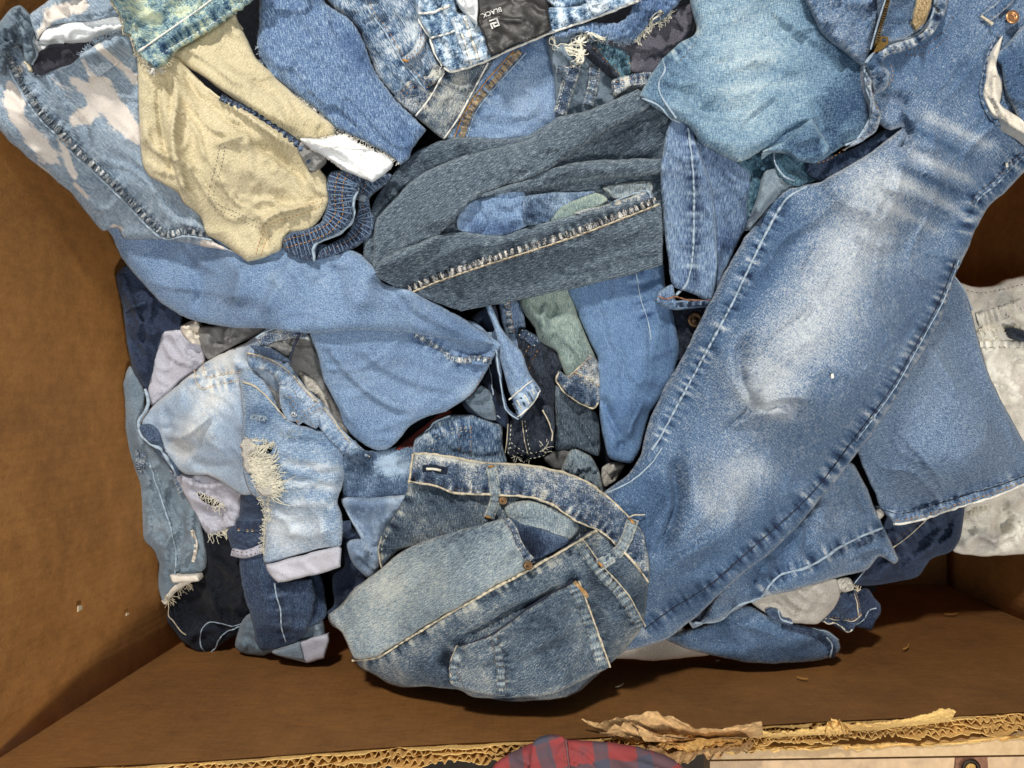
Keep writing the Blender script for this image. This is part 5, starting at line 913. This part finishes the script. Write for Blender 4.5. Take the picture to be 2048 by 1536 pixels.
# belt loop, rivet, pocket opening at the top right
wbm = P(g, 'pocket_panel', '1976,110 2000,100 2048,50 2120,0 2120,280 2048,262 2030,220 2010,180 2000,130', M_hero, .02, .012, 16, wear_shade='2000,100 2048,200|50|-.2', gr=warp(.1,1), clear=.002)
pb = P(g, 'pocket_bag', '2006,70 2000,100 1992,130 2004,160 2006,184 2000,206 2020,222 2040,236 2120,290 2120,326 2050,270 2010,248 1982,226 1968,190 1972,150 1978,120 1990,90', M_cream, .022, .006, 9, nz=(.0012,30,1.2,2), clear=.003, folds='1996,130 1988,180 2010,230 2040,262|8|.005'); stitch(pb, '1978,195 2000,232 2040,264', T_ecru)
pe = strip(leg, '2000,72 1982,110 1972,150 1966,186 1980,226 2010,252 2050,274 2110,330', 16, M_hero, .004, 'pocket_edge', .3, -.05, .3); stitch(leg, '1992,70 1976,110 1964,150 1962,186', T_navy, -4, lift=.005); stitch(leg, '1998,72 1982,112 1970,150', T_brown, -2, lift=.005)
loop(leg, '2032,-20 2000,14 1968,38', 22, M_hero, .005, T_navy, wear_shade=-.05); cord(leg, '1962,32 1984,48', .0016, T_ecru, .006, 'bar_tack')
disc(leg, (2025, 34), 14, B_cop, 'rivet', .005, ((1, 0), (1, .8), (.9, 1), (.5, 1.0), (.42, .7), (.2, .8), (.01, .8)), lift=.006)
for u_, v_ in ((1685, 200), (1665, 752), (2014, 330)):
    q = np.array([(u_ - 3, v_ - 4), (u_ + 2, v_ - 5), (u_ + 3, v_ + 4), (u_ - 2, v_ + 5)], float); z0 = leg.ev(np.array([[u_, v_]], float))[0] + .004
    o = mesh('lint_speck', np.concatenate([W(q, z0), W(q, z0 + .0012)]), [(3, 2, 1, 0), (4, 5, 6, 7), (0, 1, 5, 4), (1, 2, 6, 5), (2, 3, 7, 6), (3, 0, 4, 7)], T_cream, None, False)
    o['label'] = {1685: 'tiny pale lint speck on the aqua thigh of the large jeans', 1665: 'tiny pale lint speck on the faded knee of the long leg', 2014: 'tiny golden speck beside the hip seam of the large jeans'}[u_]; o['category'] = 'lint'

# ================================================================== bottom: vintage jeans with big waistband
g = thing('jeans', 'vintage blue jeans with sand-tinted fading, wide open waistband and back pocket at the bottom', 'jeans', (1000, 1180), JG)
c = P(g, 'waist_panel', '824,948 870,968 975,985 1060,990 1150,1035 1200,1058 1160,1090 1060,1130 980,1100 870,1090 800,1100 764,1136! 757,1099 764,1071 794,1024 814,983', M_vint, .0, .012, 16, nz=(.002,40,.8,2), gr=warp(.1,1), wear_shade='770,1120 800,1050|20|-.1;850,1010 950,1030|40|-.12;1060,1010 1140,1060|30|.2', seams='764,1136 758,1100 764,1072 796,1024 816,985')  # stroke below the waistband puts its cast shadow into the colour
stitch(c, '766,1120 764,1092 780,1060', T_ecru); cord(c, '763,1136 757,1100 764,1072', .0012, T_ecru, .0006, 'fly_edge', 1); stitch(c, '816,1070 826,1040 840,1012', T_navy)
P(g, 'pocket_lining', '1012,1012 1060,1000 1112,1018 1160,1050 1136,1080 1094,1066 1052,1054 1016,1036', M_vint2, .0, .008, 10, wear_shade='1030,1030 1120,1050|20|-.1', folds='1020,1030 1070,1030 1120,1056|8|.004|a')
P(g, 'pocket_inside', '1018,1040 1052,1050 1096,1062 1138,1078 1130,1092 1074,1122 1056,1120', M_dark, .0, .004, 8, wear_shade='1040,1060 1076,1116|26|-.3;1080,1060 1120,1080|20|.2', nz=(.003,30,.4,2))
c = P(g, 'leg', '660,1246 657,1229 684,1208 711,1174 735,1157 762,1137 800,1106 850,1082 910,1062 960,1050 1004,1036 1022,1050 1036,1085 1052,1116 1064,1124! 1085,1118 1135,1090 1200,1050! 1240,1080 1297,1119 1297,1170 1292,1222 1282,1259 1251,1300 1221,1328 1197,1348 1163,1379 1128,1396 1043,1403 940,1393 917,1380 855,1373 804,1375 770,1362 718,1332 705,1314 694,1287 681,1263', M_vint, .006, .056, 96, nz=(.002,70,-.6,3), gr=warp(1,-.62), clear=.006,
      seams='706,1322 753,1317 804,1287 889,1235 992,1177 1060,1140 1128,1102 1190,1065;1159,1085 1197,1140 1245,1194 1279,1259;1000,1272 1008,1400;1145,1160 1180,1230 1212,1334;918,1292 898,1330 906,1365', pk=.0016,
      folds='800,1106 900,1090 1000,1070|20|.004;690,1240 720,1290 750,1315|22|.004;900,1295 1000,1240 1100,1190 1145,1165|9|-.009|a;880,1330 960,1290 1100,1230|26|.006|a;1010,1340 1060,1300 1120,1290|20|-.004;860,1350 890,1320 910,1300|14|-.007|a;780,1345 840,1335 880,1320|20|.006;1230,1200 1260,1240|20|.004;1180,1300 1120,1370 1040,1390|40|.006',
      wear_shade='720,1200 850,1120 1000,1070|60|.2;720,1260 850,1200 960,1150|60|.16;780,1160 800,1220|26|.14;1180,1120 1290,1250|50|-.22;1000,1300 1150,1200|30|-.16;880,1340 1000,1280|30|-.16;1040,1370 1180,1330|50|-.06;830,1340 900,1310|20|-.2;860,1260 960,1200|8|.26;1060,1150 1120,1118|8|.24')  # right and lower strokes put shade into the colour; pale ones are fading
fr = P(g, 'front_panel', '662,1246 659,1229 685,1209 712,1176 736,1158 763,1138 800,1107 850,1083 910,1063 960,1051 1003,1037 1020,1050 1034,1085 1050,1116 1062,1124 1058,1136 992,1172 889,1230 804,1282 753,1312 708,1318 695,1287 682,1263', M_vint2, .01, .012, 20, nz=(.0016,70,-.6,3.5), gr=warp(1,-.62), clear=.002, wear_shade='700,1230 850,1130|60|.12;860,1080 1000,1050|20|-.2;1040,1060 1050,1110|14|-.2;760,1150 800,1190|30|.16', folds='1000,1040 1030,1080 1052,1112|9|.004')  # dark strokes by the upper edge put the flap's shading into the colour
sm = '704,1321 753,1315 804,1285 889,1233 992,1175 1060,1138 1128,1100 1196,1060'
cord(leg if False else c, sm, .0019, T_ecru, .003, 'side_seam', 1); cord(c, sm, .0010, T_navy, .003, 'side_seam', 1, -6)
strip(fr, '1010,1042 1024,1056 1036,1086 1052,1112 1062,1122', 18, M_band, .003, 'pocket_edge', .4, 0, .3); stitch(fr, '1010,1042 1024,1056 1036,1086 1052,1112', T_brown, 3, lift=.003); stitch(fr, '1010,1042 1024,1056 1036,1086 1052,1112', T_brown, -4, lift=.003)
# yoke and back pocket
sm = '1156,1086 1197,1140 1245,1194 1280,1258'
strip(c, sm, 22, M_vint2, .003, 'yoke_seam', .7, -.1); stitch(c, sm, T_brown, -6, lift=.003); stitch(c, sm, T_brown, 6, lift=.003); cord(c, sm, .0010, T_ecru, .001, 'yoke_seam', 1, -12)
cord(c, '1232,1090 1262,1120 1296,1164', .0012, T_ecru, .001, 'yoke_seam', 1)
pk_ = P(g, 'back_pocket', '1146,1164! 1158,1162 1182,1230 1220,1334! 1196,1346 1110,1386 1008,1396 905,1372 900,1335 916,1294 985,1270 1060,1216', M_vint, .004, .007, 10, nz=(.0016,50,-.6,3), gr=warp(1,-.62), clear=.002, wear_shade='1000,1280 1140,1180|20|-.1;1060,1300 1160,1260|50|-.14;950,1330 990,1380|20|.1', seams='1150,1168 1180,1236 1212,1336;918,1296 902,1332 910,1366;985,1270 1006,1320 1008,1394', pk=.002, folds='985,1330 1060,1300 1160,1250|22|.006|a;960,1340 1010,1325|10|-.004')
for s, k in (('1150,1168 1180,1236 1210,1338', -8), ('1150,1168 1180,1236 1210,1338', 4), ('918,1294 902,1332 908,1366', -3), ('930,1290 914,1332 930,1380', 0), ('982,1272 990,1330', 0), ('994,1270 1002,1325', 0), ('1002,1338 1002,1392', 0), ('1014,1338 1012,1394', 0)): stitch(pk_, s, T_brown, k, 6, 2.6, 2)
for s_, w_s in (('1144,1168 1172,1236 1204,1336', 22), ('924,1296 908,1332 912,1366', 20), ('990,1276 1000,1330 1002,1392', 17)): strip(pk_, s_, w_s, M_vint2, .0022, 'pocket_hem', .7, -.12); stitch(pk_, s_, T_brown, -w_s * .3, lift=.0024); stitch(pk_, s_, T_brown, w_s * .3, lift=.0024)
cord(pk_, '916,1294 985,1268 1060,1214 1146,1162', .0014, T_navy, .0, 'pocket_edge', 1); cord(pk_, '1158,1163 1184,1232 1220,1334', .0016, T_ecru, .0005, 'pocket_edge', 1); cord(pk_, '914,1292 900,1334 906,1366', .0014, T_ecru, .0005, 'pocket_edge', 1)
strip(pk_, '1148,1164 1164,1180 1176,1194', 9, K_torn2, .003, 'bar_tack'); stitch(pk_, '1154,1166 1166,1180 1174,1192', T_gold, 0, 30, 1, 4, .003, .003)
# waistband
wb = P(g, 'waistband', '829,907! 860,908 923,919 971,926 1043,930 1111,942 1163,959 1214,993 1258,1034 1287,1066 1297,1119 1297,1166! 1275,1134 1231,1090 1197,1063 1152,1043 1105,1013 1060,997 1009,993 975,991 910,988 872,974 817,964!', M_band, .02, .012, 10, nz=(.003,24,.4,1.8), gr=warp(1,.3), clear=.006, wear_shade='840,912 960,924|10|.2;1000,935 1160,965|16|.12;1060,975 1150,1010|10|.15;840,950 900,970|16|-.2;1180,1010 1290,1110|24|-.06', seams='820,958 872,968 910,981 975,984 1060,989 1105,1005 1152,1034 1197,1055 1231,1081 1290,1150', pk=.002, folds='950,940 1000,955 1060,950|14|.003')
cord(wb, '829,908 860,908 923,919 971,926 1043,930 1111,942 1163,959 1214,993 1258,1034', .0022, T_ecru, .0005, 'waistband_edge', 2); cord(wb, '826,908 822,940 817,966', .002, T_ecru, .0005, 'waistband_edge', 2)
cord(wb, '817,962 872,972 910,986 975,989 1060,994 1105,1010 1152,1041 1197,1061 1231,1088 1275,1133 1296,1164', .0016, T_ecru, .0015, 'waistband_edge', 2); stitch(wb, '820,955 872,965 910,978 975,981 1060,986 1105,1002 1152,1031 1197,1051', T_brown); stitch(wb, '838,914 834,940 828,956', T_brown)
bh = strip(wb, '845,938 862,936 880,940 894,942', 15, M_dark, .0016, 'buttonhole', .1, -.35, lift=.001); strip(wb, '852,938 866,938 882,941', 5, T_cream, .0016, 'buttonhole_slit', .1, lift=.0028); stitch(wb, '845,932 865,930 884,934 896,940', plain('thread_dark', (24,26,34)), 0, 3, 1.5, 3, .002); stitch(wb, '845,943 865,944 884,947 896,944', plain('thread_dark2', (24,26,34)), 0, 3, 1.5, 3, .002)
loop(wb, '981,929 988,960 990,1000 978,1036', 23, M_vint2, .006, T_brown, wear_shade=.05)
for s in ('974,934 990,932', '968,1032 984,1036'): stitch(wb, s, T_gold, 0, 20, 1, 5, .002, .007)
loop(wb, '1266,1038 1254,1075 1236,1104 1199,1130', 25, M_vint2, .006, T_brown, wear_shade=.05)
for s in ('1258,1036 1272,1050', '1194,1122 1208,1136'): stitch(wb, s, T_gold, 0, 20, 1, 5, .002, .007)
cord(wb, '1256,1036 1268,1030 1280,1030 1290,1029', .0008, T_ecru, .006, 'loose_thread', 1)
disc(wb, (1006, 1001), 9, B_old, 'rivet', .003, sq=1.0, lift=.004); disc(fr, (1056, 1131), 10, B_old, 'rivet', .004, lift=.003)

# ================================================================== outside the near wall
g = thing('shirt', 'red and grey plaid shirt beyond the torn cardboard edge', 'shirt', (1200, 1520))
def plaid():
    t = NT('plaid_flannel'); uv = t.n('UVMap', uv_map='grain').outputs[0]; s = t.n('SeparateXYZ', {0: uv}); 
    def band(x, f, ph, lo): 
        k = t.math('FRACT', t.math('ADD', t.math('MULTIPLY', x, f), ph)); return t.n('MapRange', {0: t.math('ABSOLUTE', t.math('SUBTRACT', k, .5)), 1: lo, 2: lo + .04, 3: 1.0, 4: 0.0}).outputs[0]
    bx, by = band(s.outputs[0], 22, .1, .15), band(s.outputs[1], 22, .35, .15); fx = band(s.outputs[0], 17, .6, .05); fy = band(s.outputs[1], 17, .85, .05)
    n = t.noise(uv, 700, 2); f = t.math('MULTIPLY', t.math('ADD', bx, by), .5); f = t.math('ADD', f, t.math('MULTIPLY', t.math('SUBTRACT', n, .5), .35)); f = t.math('ADD', f, t.math('MULTIPLY', t.math('ADD', fx, fy), .12))
    t.link(t.ramp(f, [(.05, rgba((136,54,54))), (.5, rgba((88,64,70))), (.95, rgba((66,66,80)))]), 'Base Color'); t.b.inputs['Roughness'].default_value = .95; return t.m
MPL = plaid()
HZ[GV > 1405, :] = np.minimum(HZ[GV > 1405, :], -.3); MZ[GV > 1440, :] = -.02
c = P(g, 'shirt_body', '960,1620 985,1536 1020,1506 1060,1488 1120,1480 1200,1482 1270,1492 1330,1510 1385,1550 1400,1620', MPL, .07, .014, 50, nz=(.003,70,.4,2), gr=.12, clear=.0)
c2 = P(g, 'placket', '1062,1620 1066,1486 1130,1478 1140,1620', MPL, .05, .003, 8, gr=.3, clear=.0015, nz=(.001,40,0,1)); stitch(c2, '1130,1484 1136,1540', T_brown, 4)
cord(c2, '1131,1479 1140,1545', .0014, plain('plaid_edge', (120,80,80)), .001, 'placket_edge', 1)
# crumpled torn flaps of the rim (paper plies)
def flap(base, top, z0, z1, mat, seed, bulge=.006, crum=.004, nt=9, rag=5):
    """a torn paper ply: a thin crumpled sheet standing on the rim and leaning over"""
    A = line(base, 3.0); B = line(top, 3.0); n = 70; k = np.linspace(0, 1, n)
    rs = lambda L: np.stack([np.interp(k * (len(L) - 1), np.arange(len(L)), L[:, i]) for i in (0, 1)], 1)
    A, B = rs(A), rs(B); B = B + np.stack([0 * k, rag * (vnoise(k * 22, k * 0, seed) - .5) * 2 + 2.5 * (RNG.rand(n) - .5)], 1); X = []
    for side in (0, 1):
        for j in range(nt):
            t = j / (nt - 1); q = A * (1 - t) + B * t; z = z0 * (1 - t) + z1 * t + bulge * math.sin(t * 3.0)
            c1 = 1 - np.abs(2 * vnoise(k * n / 11 + t * 1.5, k * 0 + t * 3.2 + k * 5, seed + 2) - 1); c2 = vnoise(k * n / 2.6, k * 0 + t * 4.5, seed + 3) - .5
            w3 = W(q, z + crum * (c1 - .5) * 2 + crum * .5 * c2); w3[:, 1] += crum * .5 * (vnoise(k * n / 5, k * 0 + t * 3, seed + 4) - .5); w3[:, 2] -= side * .0012; X.append(w3)
    f = []; m = nt * n
    for j in range(nt - 1):
        for i in range(n - 1): a = j * n + i; f += [(a, a + 1, a + n + 1, a + n), (m + a, m + a + n, m + a + n + 1, m + a + 1)]
    for i in range(n - 1): a = (nt - 1) * n + i; f.append((a, a + 1, m + a + 1, m + a))
    for j in range(nt - 1):
        for a in (j * n, j * n + n - 1): f.append((a, a + n, m + a + n, m + a))
    return mesh('torn_flap', np.concatenate(X), f, mat, box, False)
flap('1236,1490 1330,1482 1420,1478 1526,1474', '1163,1437 1205,1446 1240,1436 1290,1428 1340,1432 1402,1456 1524,1446', .0, .03, K_torn2, 201, .006, .0025)
flap('1290,1496 1340,1490 1380,1488 1430,1488', '1200,1462 1232,1452 1262,1442 1290,1476 1340,1470', .0, .036, K_torn2, 211, .008, .006, rag=7)
flap('1260,1500 1300,1496 1340,1494', '1149,1495 1190,1490 1215,1506 1250,1520', .004, .05, K_torn2, 221, .008, .005)
flap('1300,1486 1370,1486 1440,1486 1510,1484', '1290,1510 1330,1545 1362,1528 1420,1512 1500,1504', .01, .045, K_torn2, 231, .012, .008, 12, 9)
flap('1330,1478 1400,1478 1480,1478', '1310,1494 1370,1502 1430,1500 1490,1494', .012, .03, K_torn, 241, .012, .007, 10, 6)
flap('1510,1476 1560,1474 1640,1470 1690,1466', '1512,1461 1570,1464 1640,1455 1682,1449', -.005, .004, K_torn, 251, .003, .0015, 6, 3)
flap('1664,1464 1760,1458 1840,1450 1900,1444', '1662,1438 1700,1448 1780,1442 1850,1430 1890,1417 1912,1423', -.012, .002, K_torn, 261, .003, .002, 7, 2)
flap('1650,1474 1680,1470 1706,1468', '1655,1448 1676,1442 1700,1462', -.01, .004, K_torn, 271, .006, .005, 7, 5)
flap('1700,1490 1850,1484 2060,1470', '1700,1500 1850,1492 2060,1476', -.03, -.028, K_torn, 281, .003, .003, 6, 4)
flap('1420,1500 1500,1494 1700,1488', '1430,1510 1520,1502 1700,1496', -.02, -.018, K_torn, 291, .003, .003, 6, 4)
# painted board with a bolt hole
g = thing('board', 'worn cream painted board with a rusty bolt hole outside the torn edge', 'board', (1800, 1520))
def slab(parent, uv4, z, th, mat, name):
    q = np.array(uv4, float); a = W(q, z); b = a - [0, 0, th]; k = len(q); X = np.concatenate([a, b]); Fc = [tuple(range(k))[::-1], tuple(range(k, 2 * k))] + [(i, (i + 1) % k, k + (i + 1) % k, k + i) for i in range(k)]
    o = mesh(name, X, Fc, mat, parent, False); return o
slab(g, [(1432, 1506), (1600, 1496), (1800, 1488), (2140, 1466), (2140, 1508), (1422, 1519)], -.03, .03, K_paint, 'top_rail')
slab(g, [(1420, 1523), (2140, 1512), (2140, 1640), (1420, 1640)], -.034, .03, plain('cream_paint_smooth', (214,180,140), .6, .25, 60, bump=.0003), 'board_face')
slab(g, [(1912, 1516), (1975, 1514), (1978, 1560), (1908, 1560)], -.032, .003, K_rust, 'rust_patch')
X = []; 
for r, z in ((20, -.0315), (20, -.028), (12, -.028), (12, -.04)):
    t_ = np.arange(20) * 2 * math.pi / 20; X.append(W(np.stack([1942 + np.cos(t_) * r, 1538 + np.sin(t_) * r], 1), z))
mesh('bolt_ring', np.concatenate(X), [(k * 20 + i, k * 20 + (i + 1) % 20, k * 20 + 20 + (i + 1) % 20, k * 20 + 20 + i) for k in range(3) for i in range(20)], B_dark, g, True)
X = W(np.stack([1942 + np.cos(t_) * 11, 1538 + np.sin(t_) * 11], 1), -.030); mesh('bolt', X, [tuple(range(20))[::-1]], B_brass, g, False)

# ================================================================== litter on the near wall's inner face
def scrap(label, u, v, ln, ang, wd, mat, bend=.3, cat='paper scrap'):
    """small sliver lying against the near panel: found where the view ray meets it"""
    s = (-YN + .0) * F / (v - 768.0); zc = D - s                         # height at which the panel shows at this photo row
    k = np.linspace(-.5, .5, 6); du = np.cos(ang) * ln * k + np.sin(ang) * ln * bend * (k * k); dv = np.sin(ang) * ln * k - np.cos(ang) * ln * bend * (k * k)
    m = s / F; cx = (u - 1024) * m; px = cx + du * m; pz = zc + dv * m * 2.2; y = YN + .0045; w2 = wd * m * (1 - (2 * k) ** 4 * .8)
    X = np.concatenate([np.stack([px, px * 0 + y, pz - w2], 1), np.stack([px, px * 0 + y + .0015, pz], 1), np.stack([px, px * 0 + y, pz + w2], 1)])
    f = [(a * 6 + i, a * 6 + i + 1, a * 6 + 7 + i, a * 6 + 6 + i) for a in range(2) for i in range(5)]
    o = mesh('cardboard_sliver', X, f, mat, None, True); o['label'] = label; o['category'] = cat
def fleck(label, u, v, du, dv, mat):
    a = (.5495 - .055 * .105); k = (1024 - u) / F                      # left panel: x = -a' + .105 * (z - .055) -> solve along the view ray
    z = (k * D - .5495 - .105 * .055 * -1 * 0) / (k - .105) if False else None
    zs = np.linspace(-.3, .1, 400); xs_ = (u - 1024) / F * (D - zs); z = zs[np.argmin(np.abs(xs_ - xl(zs)))]
    y0 = -(v - 768) / F * (D - z); X = []
    for side in (0, 1):
        for a_, b_ in ((-.5, -.3), (.5, -.5), (.4, .5), (-.4, .3)): zz = z + a_ * du; X.append((xl(zz) + .021 + side * .0012, y0 + b_ * dv, zz))
    o = mesh('paper_fleck', X, [(0, 1, 2, 3), (7, 6, 5, 4), (0, 4, 5, 1), (1, 5, 6, 2), (2, 6, 7, 3), (3, 7, 4, 0)], mat, None, False); o['label'] = label; o['category'] = 'paper fleck'
fleck('tiny white paper fleck low on the left cardboard wall', 124, 1216, .008, .007, K_paper)
fleck('pale scuffed fibre on the left cardboard wall beside the frayed grey jeans', 222, 1228, .006, .003, K_paper)
scrap('straw coloured splinter on the near wall, right of the curled blue waistband', 1815, 1300, 34, -.5, 3, K_wood)
scrap('thin pale fibre above the straw splinter at the right of the near wall', 1905, 1234, 30, -.1, 2, K_board)
scrap('short tan sliver on the near wall below the curled blue waistband', 1605, 1364, 20, .25, 3, K_wood)
scrap('pale grey paper sliver under the vintage jeans at lower middle', 1240, 1379, 22, -.4, 3, K_paper)
scrap('tiny pale paper fleck below the cream cloth corner', 1436, 1328, 10, -.2, 2.5, K_paper)
